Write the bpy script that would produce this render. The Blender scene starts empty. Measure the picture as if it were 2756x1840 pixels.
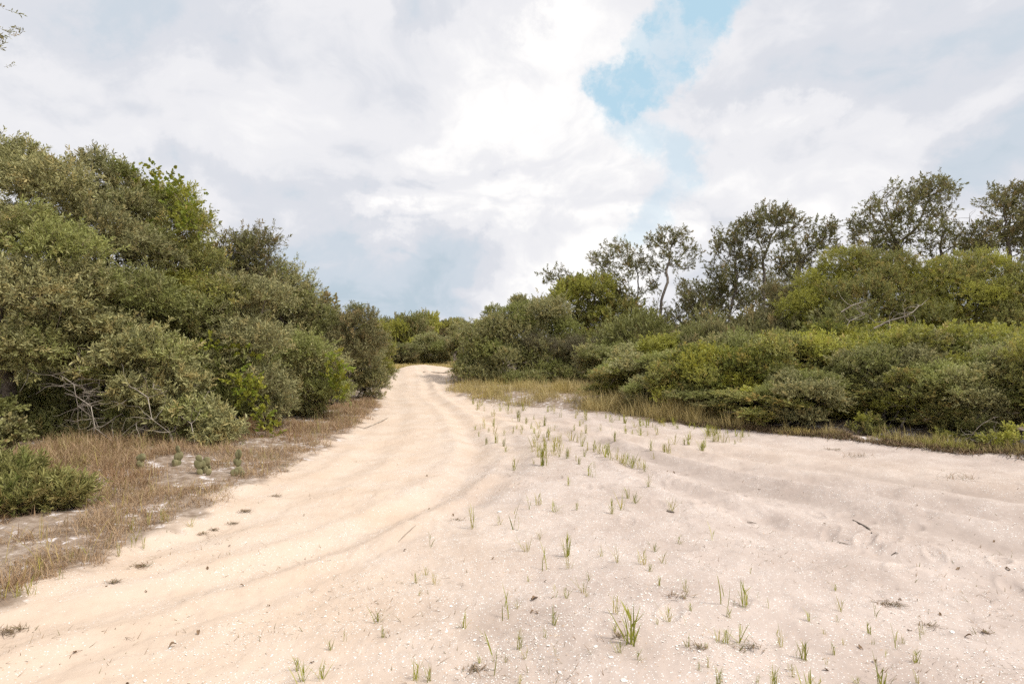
import bpy, math, random
import numpy as np
from mathutils import Vector

# ------------------------------------------------------------------ camera, light, exposure
sc = bpy.context.scene
col = sc.collection
EYE, FOC = 1.6, 569.0          # eye height (m), focal length in units of a 1024 wide frame
cam = bpy.data.cameras.new("camera"); camo = bpy.data.objects.new("camera", cam); col.objects.link(camo)
cam.lens = 20; cam.sensor_width = 36; cam.clip_start = 0.05; cam.clip_end = 5000
camo.location = (0, 0, EYE); camo.rotation_euler = (math.radians(90.86), 0, 0)
sc.camera = camo
sc.view_settings.view_transform = 'Standard'; sc.view_settings.look = 'None'
sc.view_settings.exposure = 1.3; sc.view_settings.gamma = 1
SUN_EL, SUN_AZ = math.radians(56), math.radians(112)     # azimuth clockwise from +Y: high, to the right
sd = bpy.data.lights.new("sun", 'SUN'); so = bpy.data.objects.new("sun", sd); col.objects.link(so)
sd.energy = 1.5; sd.angle = math.radians(12); sd.color = (1.0, 0.95, 0.87)
sdir = Vector((math.sin(SUN_AZ)*math.cos(SUN_EL), math.cos(SUN_AZ)*math.cos(SUN_EL), math.sin(SUN_EL)))
so.rotation_euler = sdir.to_track_quat('Z', 'Y').to_euler()
sc.cycles.max_bounces = 5; sc.cycles.diffuse_bounces = 3; sc.cycles.glossy_bounces = 2
sc.cycles.transmission_bounces = 3; sc.cycles.transparent_max_bounces = 4
sc.cycles.use_adaptive_sampling = True; sc.cycles.adaptive_threshold = 0.02
sc.cycles.use_denoising = False

# ------------------------------------------------------------------ node helpers
class S:
    """a socket with arithmetic"""
    def __init__(s, nt, k): s.nt, s.k = nt, k
    def _m(s, op, o=None, o2=None, clamp=False):
        n = s.nt.nodes.new('ShaderNodeMath'); n.operation = op; n.use_clamp = clamp
        for i, v in enumerate((s, o, o2)):
            if v is None: continue
            if isinstance(v, S): s.nt.links.new(v.k, n.inputs[i])
            else: n.inputs[i].default_value = v
        return S(s.nt, n.outputs[0])
    def __add__(s, o): return s._m('ADD', o)
    __radd__ = __add__
    def __sub__(s, o): return s._m('SUBTRACT', o)
    def __mul__(s, o): return s._m('MULTIPLY', o)
    __rmul__ = __mul__
    def __truediv__(s, o): return s._m('DIVIDE', o)
    def rsub(s, o):
        n = s.nt.nodes.new('ShaderNodeMath'); n.operation = 'SUBTRACT'; n.inputs[0].default_value = o
        s.nt.links.new(s.k, n.inputs[1]); return S(s.nt, n.outputs[0])
    def max(s, o): return s._m('MAXIMUM', o)
    def min(s, o): return s._m('MINIMUM', o)
    def abs(s): return s._m('ABSOLUTE')
    def sqrt(s): return s._m('SQRT')
    def clamp(s): return s._m('ADD', 0.0, clamp=True)
    def sm(s, a, b, lo=0.0, hi=1.0):
        n = s.nt.nodes.new('ShaderNodeMapRange'); n.interpolation_type = 'SMOOTHSTEP'
        s.nt.links.new(s.k, n.inputs[0])
        for i, v in zip((1, 2, 3, 4), (a, b, lo, hi)): n.inputs[i].default_value = v
        return S(s.nt, n.outputs[0])
def setin(nt, sock, v):
    if isinstance(v, S): nt.links.new(v.k, sock)
    elif v is not None: sock.default_value = v
def comb(nt, x, y, z):
    n = nt.nodes.new('ShaderNodeCombineXYZ')
    for i, v in enumerate((x, y, z)): setin(nt, n.inputs[i], v)
    return S(nt, n.outputs[0])
def sep(nt, v):
    n = nt.nodes.new('ShaderNodeSeparateXYZ'); nt.links.new(v.k, n.inputs[0]); return [S(nt, o) for o in n.outputs]
def noise(nt, v, scale, detail=4, rough=0.5, dist=0.0, colr=False):
    n = nt.nodes.new('ShaderNodeTexNoise')
    setin(nt, n.inputs['Vector'], v); n.inputs['Scale'].default_value = scale; n.inputs['Detail'].default_value = detail
    n.inputs['Roughness'].default_value = rough; n.inputs['Distortion'].default_value = dist
    return S(nt, n.outputs['Color' if colr else 'Fac'])
def mix(nt, f, a, b, blend='MIX'):
    n = nt.nodes.new('ShaderNodeMix'); n.data_type = 'RGBA'; n.blend_type = blend
    setin(nt, n.inputs[0], f)
    for i, v in ((6, a), (7, b)):
        if isinstance(v, tuple) and len(v) == 3: v = v + (1,)
        setin(nt, n.inputs[i], v)
    return S(nt, n.outputs[2])
def vmath(nt, op, a, b):
    n = nt.nodes.new('ShaderNodeVectorMath'); n.operation = op
    setin(nt, n.inputs[0], a); setin(nt, n.inputs[1], b); return S(nt, n.outputs[0])
def vscale(nt, a, f):
    n = nt.nodes.new('ShaderNodeVectorMath'); n.operation = 'SCALE'
    setin(nt, n.inputs[0], a); n.inputs['Scale'].default_value = f; return S(nt, n.outputs[0])

# ------------------------------------------------------------------ sky: blue Nishita air behind broken bright cloud
world = bpy.data.worlds.new("World"); sc.world = world; world.use_nodes = True
wt = world.node_tree; wt.nodes.clear()
tc = wt.nodes.new('ShaderNodeTexCoord'); D = S(wt, tc.outputs['Generated'])
dx, dy, dz = sep(wt, D)
sk = wt.nodes.new('ShaderNodeTexSky'); sk.sky_type = 'NISHITA'; sk.sun_disc = False
sk.sun_elevation = SUN_EL; sk.sun_rotation = SUN_AZ; sk.air_density = 1.0; sk.dust_density = 0.6
zz = dz.max(-0.05) + 0.52
P = comb(wt, dx/zz, dy/zz, 0.0)                       # cloud layer seen in perspective
wr = vmath(wt, 'SUBTRACT', noise(wt, P, 2.2, 3, 0.5, colr=True), (0.5, 0.5, 0.5))
P2 = vmath(wt, 'ADD', P, vscale(wt, wr, 0.42))
nA = noise(wt, P2, 1.95, 9, 0.54)
nB = noise(wt, vmath(wt, 'ADD', P2, (0.035, 0.07, 0.0)), 1.95, 9, 0.54)
nC = noise(wt, P2, 0.9, 2, 0.5)
relief = nA - nB
yy = dy.max(0.08)
u, v = dx/yy, dz/yy                                    # directions ahead, as slopes
wr2 = vmath(wt, 'SUBTRACT', noise(wt, D, 5.0, 9, 0.68, colr=True), (0.5, 0.5, 0.5))
w1, w2, _ = sep(wt, wr2)
ahead = dy.sm(0.05, 0.3)
def seg(ax, ay, bx, by, r0, r1, warp=0.22):
    """soft capsule of directions between two slopes; radius runs r0 -> r1"""
    px, py = (u + w1*warp) - ax, (v + w2*warp) - ay
    ex, ey = bx-ax, by-ay; L = ex*ex+ey*ey
    t = ((px*ex + py*ey)/L).clamp()
    qx, qy = px - t*ex, py - t*ey
    d = (qx*qx + qy*qy).sqrt()
    return d/(t*(r1-r0) + r0)                          # 1 on the edge
def UV(x, y): return ((x*0.43593-512)/FOC, (350-y*0.43593)/FOC)
def capsule(x0, y0, x1, y1, r0, r1, inner, outer, warp=0.22):
    a, b = UV(x0, y0); c, d = UV(x1, y1); k = 0.43593/FOC
    return seg(a, b, c, d, r0*k, r1*k, warp).sm(inner, outer, 1.0, 0.0)
# gap of open blue
gap = capsule(1650, -40, 1455, 215, 94, 90, 0.60, 1.06, 0.22)
gap = gap.max(capsule(1440, 240, 1570, 400, 60, 50, 0.3, 1.4, 0.26)*0.52)
gap = gap.max(capsule(1560, 400, 1455, 520, 36, 26, 0.3, 1.6, 0.2)*0.42)
wisp = noise(wt, vmath(wt, 'ADD', D, vscale(wt, wr2, 0.10)), 8.5, 8, 0.62).sm(0.50, 0.63)
gap = gap*(wisp*0.48).rsub(1.0)*ahead
# where the cloud is thick and blue grey, and where it is lit bright
dark = capsule(640, 640, 1010, 650, 210, 130, 0.0, 1.6, 0.2)*0.95
dark = dark.max(capsule(2200, 395, 2440, 330, 60, 120, 0.0, 1.9, 0.2)*0.75)
dark = dark.max(capsule(380, 360, 620, 480, 60, 90, 0.0, 1.7, 0.3)*0.38)
dark = dark.max(capsule(960, 10, 1260, -20, 70, 90, 0.0, 1.6, 0.4)*0.35)
dark = dark.max(capsule(0, 60, 520, -60, 110, 130, 0.0, 1.6, 0.4)*0.42)
dark = dark.max(capsule(1760, 60, 2400, 120, 190, 210, 0.0, 1.5, 0.4)*0.30)
lit = capsule(1180, 330, 1330, 330, 170, 190, 0.0, 1.6, 0.35)
lit = lit.max(capsule(940, 460, 1380, 430, 110, 110, 0.2, 1.3, 0.4))
lit = lit.max(capsule(1530, 510, 1590, 500, 42, 40, 0.5, 1.15, 0.12))
lit = lit.max(capsule(1640, 290, 1880, 245, 46, 30, 0.1, 1.8, 0.3)*0.8)
lit = lit.max(capsule(1260, 600, 1480, 640, 90, 90, 0.0, 1.6, 0.2))
lit = lit.max(capsule(1380, 60, 1180, 250, 90, 160, 0.0, 1.5, 0.4))
lit = lit.max(capsule(1040, 672, 1140, 690, 14, 18, 0.2, 1.7, 0.06)*0.8)
bl = (noise(wt, P2, 3.6, 7, 0.55)*2.0 - 1.0).abs()
B = (bl - 0.17)*(lit*0.55 + 0.30) + nA*0.60 + nC*0.28 + relief*1.3 + 0.30 + (lit*0.21 - dark*0.50)*ahead
cl = wt.nodes.new('ShaderNodeValToRGB'); wt.links.new(B.k, cl.inputs[0])
cr = cl.color_ramp; cr.interpolation = 'EASE'
cr.elements[0].position = 0.14; cr.elements[0].color = (0.50, 0.595, 0.675, 1)
cr.elements[1].position = 0.98; cr.elements[1].color = (1.0, 0.985, 0.975, 1)
for p, c in ((0.34, (0.60, 0.665, 0.74, 1)), (0.52, (0.70, 0.72, 0.775, 1)), (0.70, (0.83, 0.83, 0.86, 1))):
    e = cr.elements.new(p); e.color = c
cloudc = S(wt, cl.outputs[0])
skb = mix(wt, 1.0, S(wt, sk.outputs[0]), (1, 1, 1), 'MULTIPLY')
skyc = mix(wt, 0.86, vscale(wt, skb, 0.8), (2.1, 2.98, 3.45))
CLOUD = 4.22                                             # cloud radiance before the 0.1 background strength
final = mix(wt, gap, vscale(wt, cloudc, CLOUD), skyc)
below = dz.sm(-0.12, -0.02)
final = mix(wt, below, (1.5, 1.6, 1.3), final)
bg = wt.nodes.new('ShaderNodeBackground'); bg.inputs[1].default_value = 0.1
wt.links.new(final.k, bg.inputs[0])
wo = wt.nodes.new('ShaderNodeOutputWorld'); wt.links.new(bg.outputs[0], wo.inputs[0])
world.cycles.sampling_method = 'MANUAL'; world.cycles.sample_map_resolution = 512

# ------------------------------------------------------------------ mesh helpers
def tagp(o, label=None, cat=None, group=None, kind=None):
    for k, v in (('label', label), ('category', cat), ('group', group), ('kind', kind)):
        if v: o[k] = v
    return o
def make_mesh(name, V, F, mi=None, tint=None, mats=(), smooth=False):
    """V Nx3, F Mx4 quads (or Mx3), mi per face material, tint per vertex Nx3"""
    me = bpy.data.meshes.new(name)
    V = np.asarray(V, np.float32); F = np.asarray(F, np.int32); k = F.shape[1]
    me.vertices.add(len(V)); me.vertices.foreach_set('co', V.ravel())
    me.loops.add(F.size); me.loops.foreach_set('vertex_index', F.ravel())
    me.polygons.add(len(F)); me.polygons.foreach_set('loop_start', np.arange(0, F.size, k, dtype=np.int32))
    try: me.polygons.foreach_set('loop_total', np.full(len(F), k, np.int32))
    except Exception: pass
    for m in mats: me.materials.append(m)
    if mi is not None: me.polygons.foreach_set('material_index', np.asarray(mi, np.int32))
    me.polygons.foreach_set('use_smooth', np.full(len(F), smooth, bool))
    if tint is not None:
        a = me.attributes.new('tint', 'FLOAT_VECTOR', 'POINT'); a.data.foreach_set('vector', np.asarray(tint, np.float32).ravel())
    me.update(calc_edges=True)
    return me
def link(name, data, parent=None, loc=None, rz=None):
    o = bpy.data.objects.new(name, data); col.objects.link(o)
    if parent is not None: o.parent = parent
    if loc is not None: o.location = loc
    if rz is not None: o.rotation_euler = (0, 0, rz)
    return o
def copy_tree(o, parent=None):
    c = o.copy(); col.objects.link(c); c.parent = parent
    for ch in list(o.children): copy_tree(ch, c)
    return c
class MB:
    """collects quads with a tint per vertex"""
    def __init__(s): s.V, s.F, s.T, s.M, s.n = [], [], [], [], 0
    def add(s, V, F, tint=None, m=0):
        V = np.asarray(V, float).reshape(-1, 3); F = np.asarray(F, int)
        s.V.append(V); s.F.append(F + s.n); s.n += len(V)
        s.T.append(np.broadcast_to(np.asarray(tint if tint is not None else (0.5, 0.5, 0.5), float), (len(V), 3)))
        s.M.append(np.full(len(F), m))
    def mesh(s, name, mats, smooth=False):
        return make_mesh(name, np.concatenate(s.V), np.concatenate(s.F), np.concatenate(s.M), np.concatenate(s.T), mats, smooth)
def tube(pts, rad, n=5):
    pts = np.asarray(pts, float); k = len(pts); rad = np.broadcast_to(np.asarray(rad, float), (k,))
    t = np.gradient(pts, axis=0); t /= np.linalg.norm(t, axis=1, keepdims=True) + 1e-9
    ref = np.where(np.abs(t[:, 2:3]) > 0.9, np.array([[1., 0, 0]]), np.array([[0, 0, 1.]]))
    a = np.cross(t, ref); a /= np.linalg.norm(a, axis=1, keepdims=True) + 1e-9
    for i in range(1, k):
        a[i] = a[i-1] - t[i]*np.dot(a[i-1], t[i]); a[i] /= np.linalg.norm(a[i]) + 1e-9
    b = np.cross(t, a)
    an = np.arange(n)*2*np.pi/n
    V = pts[:, None] + rad[:, None, None]*(np.cos(an)[None, :, None]*a[:, None] + np.sin(an)[None, :, None]*b[:, None])
    i = np.arange(k-1)[:, None]*n; j = np.arange(n)[None]; j2 = (j+1) % n
    F = np.stack([i+j, i+j2, i+n+j2, i+n+j], -1).reshape(-1, 4)
    return V.reshape(-1, 3), F
def hashn(xi, yi, seed):
    h = (xi*374761393 + yi*668265263 + seed*144269504) & 0xffffffff
    h = ((h ^ (h >> 13))*1274126177) & 0xffffffff
    return ((h ^ (h >> 16)) & 0xffff)/65535.0
def vnoise(x, y, seed=0):
    x = np.asarray(x, float); y = np.asarray(y, float)
    xi = np.floor(x).astype(np.int64); yi = np.floor(y).astype(np.int64); fx, fy = x-xi, y-yi
    fx = fx*fx*fx*(fx*(fx*6-15)+10); fy = fy*fy*fy*(fy*(fy*6-15)+10)
    a, b, c, d = hashn(xi, yi, seed), hashn(xi+1, yi, seed), hashn(xi, yi+1, seed), hashn(xi+1, yi+1, seed)
    return (a*(1-fx)+b*fx)*(1-fy) + (c*(1-fx)+d*fx)*fy
def fbm(x, y, seed=0, o=4):
    r = 0; a = 1; t = 0
    for i in range(o):
        r = r + a*vnoise(x*2**i+i*17.3, y*2**i-i*9.1, seed+i); t += a; a *= 0.5
    return r/t
def sstep(x, a, b):
    t = np.clip((x-a)/(b-a), 0, 1); return t*t*(3-2*t)

# ------------------------------------------------------------------ materials
def newmat(name):
    m = bpy.data.materials.new(name); m.use_nodes = True; nt = m.node_tree; nt.nodes.clear()
    out = nt.nodes.new('ShaderNodeOutputMaterial'); return m, nt, out
def princ(nt, colr, rough=0.6, spec=0.3, bump=None):
    b = nt.nodes.new('ShaderNodeBsdfPrincipled')
    setin(nt, b.inputs['Base Color'], colr if not isinstance(colr, tuple) else colr + (1,))
    setin(nt, b.inputs['Roughness'], rough); b.inputs['Specular IOR Level'].default_value = spec
    if bump is not None: nt.links.new(bump, b.inputs['Normal'])
    return b
def leaf_mat(name, c1, c2, c3, c4, transl=0.33, rough=0.5, spec=0.26, hue=0.16):
    """c1..c2 across single leaves, c3 on some sprays, c4 on some boughs"""
    m, nt, out = newmat(name)
    a = nt.nodes.new('ShaderNodeAttribute'); a.attribute_name = 'tint'
    r, g, b = sep(nt, S(nt, a.outputs['Vector']))
    c = mix(nt, r, c1, c2)
    tcl = nt.nodes.new('ShaderNodeTexCoord'); pn = noise(nt, S(nt, tcl.outputs['Object']), 2.3, 3, 0.5)
    c = mix(nt, (g + pn.sm(0.52, 0.70)*0.5).sm(0.70, 1.1)*0.85, c, c3)
    c = mix(nt, b.sm(0.45, 0.95)*0.85, c, c4)
    oi = nt.nodes.new('ShaderNodeObjectInfo'); k = S(nt, oi.outputs['Random'])*(2*hue) + (1-hue)
    c = mix(nt, 1.0, c, comb(nt, k, k, k), 'MULTIPLY')
    p = princ(nt, c, rough, spec)
    t = nt.nodes.new('ShaderNodeBsdfTranslucent'); nt.links.new(c.k, t.inputs[0])
    ms = nt.nodes.new('ShaderNodeMixShader'); ms.inputs[0].default_value = transl
    nt.links.new(p.outputs[0], ms.inputs[1]); nt.links.new(t.outputs[0], ms.inputs[2]); nt.links.new(ms.outputs[0], out.inputs[0])
    return m
def plain_mat(name, c1, c2, scale=20.0, rough=0.85, spec=0.15, bump=0.0, tinted=False):
    m, nt, out = newmat(name)
    tcn = nt.nodes.new('ShaderNodeTexCoord')
    f = noise(nt, S(nt, tcn.outputs['Object']), scale, 4, 0.6)
    fac = f.sm(0.35, 0.65)
    if tinted:
        a = nt.nodes.new('ShaderNodeAttribute'); a.attribute_name = 'tint'
        r, g, b = sep(nt, S(nt, a.outputs['Vector'])); fac = r
    bp = None
    if bump:
        bn = nt.nodes.new('ShaderNodeBump'); bn.inputs['Strength'].default_value = bump; bn.inputs['Distance'].default_value = 0.02
        nt.links.new(f.k, bn.inputs['Height']); bp = bn.outputs[0]
    p = princ(nt, mix(nt, fac, c1, c2), rough, spec, bp); nt.links.new(p.outputs[0], out.inputs[0])
    return m
M = {}
M['bark'] = plain_mat('oak_bark', (0.11, 0.09, 0.075), (0.26, 0.225, 0.19), 14, bump=0.6)
M['pale_bark'] = plain_mat('pale_bark', (0.22, 0.20, 0.17), (0.42, 0.38, 0.33), 14, bump=0.5)
M['twig'] = plain_mat('twig_bark', (0.11, 0.085, 0.06), (0.26, 0.21, 0.15), 9)
M['dead'] = plain_mat('dead_wood', (0.24, 0.20, 0.165), (0.42, 0.37, 0.31), 9)
M['sage'] = leaf_mat('sage_oak_leaf', (0.150, 0.155, 0.066), (0.54, 0.515, 0.25), (0.54, 0.45, 0.20), (0.32, 0.345, 0.105))
M['olive'] = leaf_mat('olive_oak_leaf', (0.135, 0.146, 0.050), (0.44, 0.435, 0.14), (0.50, 0.37, 0.13), (0.45, 0.45, 0.08))
M['darkleaf'] = leaf_mat('dark_oak_leaf', (0.115, 0.113, 0.052), (0.35, 0.325, 0.15), (0.40, 0.30, 0.14), (0.25, 0.26, 0.085), transl=0.28)
M['lime'] = leaf_mat('lime_scrub_leaf', (0.13, 0.15, 0.038), (0.34, 0.36, 0.085), (0.42, 0.32, 0.08), (0.44, 0.42, 0.065))
M['vine'] = leaf_mat('vine_leaf', (0.19, 0.21, 0.03), (0.44, 0.44, 0.07), (0.42, 0.39, 0.06), (0.26, 0.33, 0.05), transl=0.4)
M['lowgreen'] = leaf_mat('willowy_leaf', (0.15, 0.15, 0.05), (0.42, 0.40, 0.15), (0.34, 0.27, 0.11), (0.18, 0.22, 0.06))
M['moss'] = leaf_mat('lichened_leaf', (0.16, 0.15, 0.085), (0.32, 0.29, 0.18), (0.24, 0.22, 0.12), (0.15, 0.16, 0.07), transl=0.1)
M['drygrass'] = leaf_mat('dry_grass_blade', (0.30, 0.19, 0.105), (0.56, 0.41, 0.26), (0.27, 0.25, 0.075), (0.30, 0.17, 0.085), transl=0.25, spec=0.2, rough=0.6)
M['tangrass'] = leaf_mat('tan_grass_blade', (0.33, 0.27, 0.10), (0.62, 0.50, 0.25), (0.42, 0.42, 0.10), (0.52, 0.41, 0.13), transl=0.3, spec=0.2, rough=0.6)
M['sprout'] = leaf_mat('sprout_blade', (0.19, 0.215, 0.03), (0.44, 0.43, 0.08), (0.48, 0.36, 0.10), (0.28, 0.27, 0.05), transl=0.35, spec=0.25, hue=0.22)
M['litter'] = leaf_mat('leaf_litter', (0.14, 0.09, 0.055), (0.31, 0.21, 0.13), (0.30, 0.21, 0.13), (0.14, 0.13, 0.05), transl=0.05, spec=0.15, rough=0.7)
M['shell'] = plain_mat('shell', (0.86, 0.83, 0.78), (0.62, 0.47, 0.34), rough=0.5, spec=0.3, tinted=True)
M['cactus'] = plain_mat('cactus_pad', (0.17, 0.16, 0.08), (0.28, 0.25, 0.135), 8, rough=0.6, bump=0.3)

# ------------------------------------------------------------------ terrain
def curve(ys, xs):
    ys, xs = np.array(ys, float), np.array(xs, float)
    dense = np.linspace(ys[0], ys[-1], 600); X = np.interp(dense, ys, xs)
    k = np.hanning(41); k /= k.sum(); X = np.convolve(np.pad(X, 20, mode='edge'), k, 'valid')
    return lambda y: np.interp(y, dense, X)
left_edge = curve([0, 3.5, 6.4, 10.6, 15.2, 21.6, 27, 34, 60], [-3.35, -3.22, -3.0, -3.05, -3.55, -4.9, -6.1, -7.7, -14])
right_edge = curve([0, 5, 7.6, 8.3, 10.1, 10.8, 12.1, 15.2, 17.2, 21.6, 27, 34, 60], [12, 11, 7.9, 6.9, 6.0, 4.5, 3.1, 1.5, -0.9, -2.55, -2.95, -3.0, -6])
ruts = [(curve([0, 2.2, 3.2, 4.5, 5.3, 7.5, 10, 15, 20, 27, 40], [-7.5, -4.4, -2.9, -1.65, -1.1, -0.5, -0.65, -1.6, -2.9, -4.1, -7]), 0.040, 0.17),
        (curve([0, 3, 4.5, 6, 8, 12, 15, 20, 27, 40], [-6, -4.6, -3.0, -2.3, -2.05, -2.35, -2.9, -4.1, -5.3, -9]), 0.028, 0.2),
        (curve([0, 3, 4.5, 6, 8, 12, 20, 27, 40], [-4.5, -2.3, -1.0, -0.35, 0.2, -0.3, -2.3, -3.7, -6]), 0.02, 0.12),
        (curve([0, 2.5, 3.6, 4.67, 5.55, 7.0, 8.8, 11, 14, 18, 30], [12, 7.3, 5.4, 4.2, 3.45, 2.5, 1.7, 0.9, 0.0, -1.3, -4]), 0.050, 0.32),
        (curve([0, 4.67, 5.55, 7, 8.8, 12, 18, 30], [14, 5.7, 4.75, 3.6, 2.6, 1.2, -0.9, -3.7]), 0.06, 0.22),
        (curve([0, 4, 5.5, 7, 8, 9.4, 12, 18, 30], [14, 8.0, 6.2, 4.9, 4.1, 3.1, 1.7, -0.6, -3.5]), 0.045, 0.2),
        (curve([0, 2.5, 3.6, 4.67, 5.55, 7, 30], [10, 5.1, 3.65, 2.85, 2.3, 1.6, 1.0]), 0.035, 0.15)]
_fr = np.random.default_rng(8); FEET = []
for q in range(34):
    y_ = _fr.uniform(2.7, 7.5); FEET.append((float(ruts[6][0](y_))+_fr.normal(.35, .45), y_, _fr.normal(.9, .25), _fr.uniform(.010, .022), 1))
for q in range(22):
    y_ = _fr.uniform(2.7, 6.5); FEET.append((_fr.uniform(-.6, 1.6), y_, _fr.uniform(0, 3), _fr.uniform(.007, .014), 1))
def zf(x, y):
    x = np.asarray(x, float); y = np.asarray(y, float)
    r = np.hypot(x, y); near = np.exp(-r/14)
    z = (fbm(x*0.25, y*0.25, 3, 3)-0.5)*0.16
    z = z + 0.085*np.exp(-((x-0.75-0.02*y)/1.05)**2)*sstep(y, 0.5, 3)*sstep(y, 15, 8)   # hump between the two tracks
    open_ = sstep(x-left_edge(y), -0.15, 0.35)*sstep(right_edge(y)-x, -0.2, 0.4)
    for f, dep, w in ruts:
        s = (f(y+0.05)-f(y-0.05))/0.1
        wob = (vnoise(y*1.3, x*0.3, 11)-0.5)*0.12
        d = (x-f(y)+wob)/np.sqrt(1+s*s)
        fade = open_*sstep(y, 34, 26)
        z = z + np.exp(-(d/(2.2*w))**2)*fade*near*(vnoise(x*17, y*17, 13)-.5)*.012
        z = z + fade*dep*(.45+1.1*vnoise(y*.9, x*.2, int(w*100)))*(-np.exp(-(d/w)**2) + 0.45*np.exp(-((np.abs(d)-1.9*w)/(0.7*w))**2))
    z = z + open_*((fbm(x*2.2, y*2.2, 21, 3)-0.5)*0.045 + (fbm(x*7, y*7, 31, 4)-0.5)*0.030*near*(.5+fbm(x*.8, y*.8, 37, 2)) + (vnoise(x*28, y*28, 5)-0.5)*0.005*near)
    rip = np.sin((x*0.9+y*0.55)*9 + vnoise(x*1.5, y*1.5, 8)*16)
    z = z + open_*rip*0.0022*near
    for fx, fy, fa, fd, _k in FEET:
        dx__, dy__ = x-fx, y-fy; a_ = dx__*math.cos(fa)+dy__*math.sin(fa); b_ = -dx__*math.sin(fa)+dy__*math.cos(fa)
        q_ = np.sqrt((a_/.13)**2+(b_/.055)**2); z = z + fd*(-np.exp(-q_**4) + .45*np.exp(-((q_-1.35)/.3)**2))
    veg = 1-open_
    z = z + veg*(0.05 + (fbm(x*3, y*3, 41, 3)-0.5)*0.07)
    z = z + 0.10*sstep(left_edge(y)-x, 0.3, 3.5) + 0.16*sstep(x-right_edge(y), 0.3, 3)*sstep(y, 30, 20)
    # sand rise at the far end of the track, where it drops out of sight
    top = 0.61 + 0.15*np.exp(-((x+5.3)/0.8)**2) - 0.08*np.exp(-((x+6.9)/0.5)**2) + (vnoise(x*1.4, 0*x, 77)-0.5)*0.10
    z = z + top*np.exp(-((y-32)/5.5)**2)*sstep(x, -11, -8)*sstep(x, 0.5, -3.0)
    return z
def zone(x, y):
    n = fbm(x*0.7, y*0.7, 51, 4)-0.5
    e = (fbm(x*3.1, y*3.1, 61, 3)-0.5)*0.7
    inside = np.minimum(x-left_edge(y), right_edge(y)-x) + e
    veg = sstep(inside, 0.06, -0.18)
    warm = sstep(x + 0.2*np.clip(y-8, 0, 8)*0 + n*1.5 - 0.015*y, 1.3, -1.7)
    warm = np.maximum(warm, sstep(y + n*6, 11, 20)*sstep(x, 1.0, -1.8))
    warm = np.clip(warm + 0.30*sstep(y + n*4, 4, 8)*sstep(np.abs(x-right_edge(y)+3.0), 2.6, 0.3), 0, 1)
    sh = 0.45 + 0.8*n + 0.5*np.exp(-((x-0.5)/1.3)**2) - 0.35*np.exp(-((x+2.6)/0.7)**2)
    for f, dep, w in ruts: sh = sh - 0.45*np.exp(-((x-f(y))/(w*1.4))**2)
    return warm, veg, np.clip(sh, 0, 1)
def damp_shadef(x, y):  # damper sand plus painted shade along the slopes of the right ruts
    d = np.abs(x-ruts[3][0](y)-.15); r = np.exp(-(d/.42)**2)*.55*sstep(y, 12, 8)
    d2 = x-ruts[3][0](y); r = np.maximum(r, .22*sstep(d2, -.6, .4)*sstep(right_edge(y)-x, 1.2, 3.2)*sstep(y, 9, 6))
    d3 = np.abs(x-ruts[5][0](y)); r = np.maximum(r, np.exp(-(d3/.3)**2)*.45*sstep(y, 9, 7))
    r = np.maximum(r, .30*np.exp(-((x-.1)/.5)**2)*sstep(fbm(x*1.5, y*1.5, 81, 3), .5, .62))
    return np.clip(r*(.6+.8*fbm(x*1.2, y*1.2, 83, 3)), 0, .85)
# columns: dense ahead, sparse behind; rows: geometric
az = np.concatenate([np.linspace(-48, 48, 940), np.linspace(48.6, 311.4, 170)])*math.pi/180
rr = np.concatenate([[0.25, 0.6, 1.0, 1.4], np.geomspace(1.7, 60, 640), np.geomspace(64, 900, 50)])
A, R = np.meshgrid(az, rr)
gx, gy = R*np.sin(A), R*np.cos(A)
gz = zf(gx, gy) * sstep(R, 400, 100)
na, nr = len(az), len(rr)
V = np.stack([gx, gy, gz], -1).reshape(-1, 3)
i = np.arange(nr-1)[:, None]*na; j = np.arange(na)[None]; j2 = (j+1) % na
F = np.stack([i+j, i+na+j, i+na+j2, i+j2], -1).reshape(-1, 4)[:, ::-1]
w_, g_, s_ = zone(V[:, 0], V[:, 1])
cap = np.array([[0, 0, float(zf(0, 0))]])
V = np.concatenate([V, cap]); c0 = len(V)-1
jj = np.arange(0, na-1, 2); Fc = np.stack([jj, jj+1, (jj+2) % na, np.full(len(jj), c0)], -1)
F = np.concatenate([F, Fc]); T = np.concatenate([np.stack([w_, g_, s_], -1), [[1, 0, .5]]])

m, nt, out = newmat('sand')
a = nt.nodes.new('ShaderNodeAttribute'); a.attribute_name = 'tint'
warm, veg, shd = sep(nt, S(nt, a.outputs['Vector']))
tcn = nt.nodes.new('ShaderNodeTexCoord'); O = S(nt, tcn.outputs['Object'])
n1 = noise(nt, O, 1.3, 5, 0.6); n2 = noise(nt, O, 9, 5, 0.65); n3 = noise(nt, O, 160, 3, 0.7); n4 = noise(nt, O, 3.5, 6, 0.7, 0.6)
cw = mix(nt, n1.sm(0.3, 0.7), (0.57, 0.448, 0.350), (0.615, 0.508, 0.418))
cc = mix(nt, n1.sm(0.3, 0.7), (0.435, 0.36, 0.32), (0.55, 0.47, 0.425))
c = mix(nt, warm, cc, cw)
damp_shade = n4.sm(0.54, 0.70)*warm.rsub(1.15)
da = nt.nodes.new('ShaderNodeAttribute'); da.attribute_name = 'damp_shade'
c = mix(nt, damp_shade*0.42, c, (0.31, 0.26, 0.235))
c = mix(nt, S(nt, da.outputs['Fac'])*(n4.sm(0.3, 0.6, 0.75, 1.0)), c, (0.285, 0.235, 0.21))           # damper grey patches in the cool sand, with rut slope shade painted in
c = mix(nt, n3.sm(0.30, 0.75)*0.22, c, (0.34, 0.25, 0.17))
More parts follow.
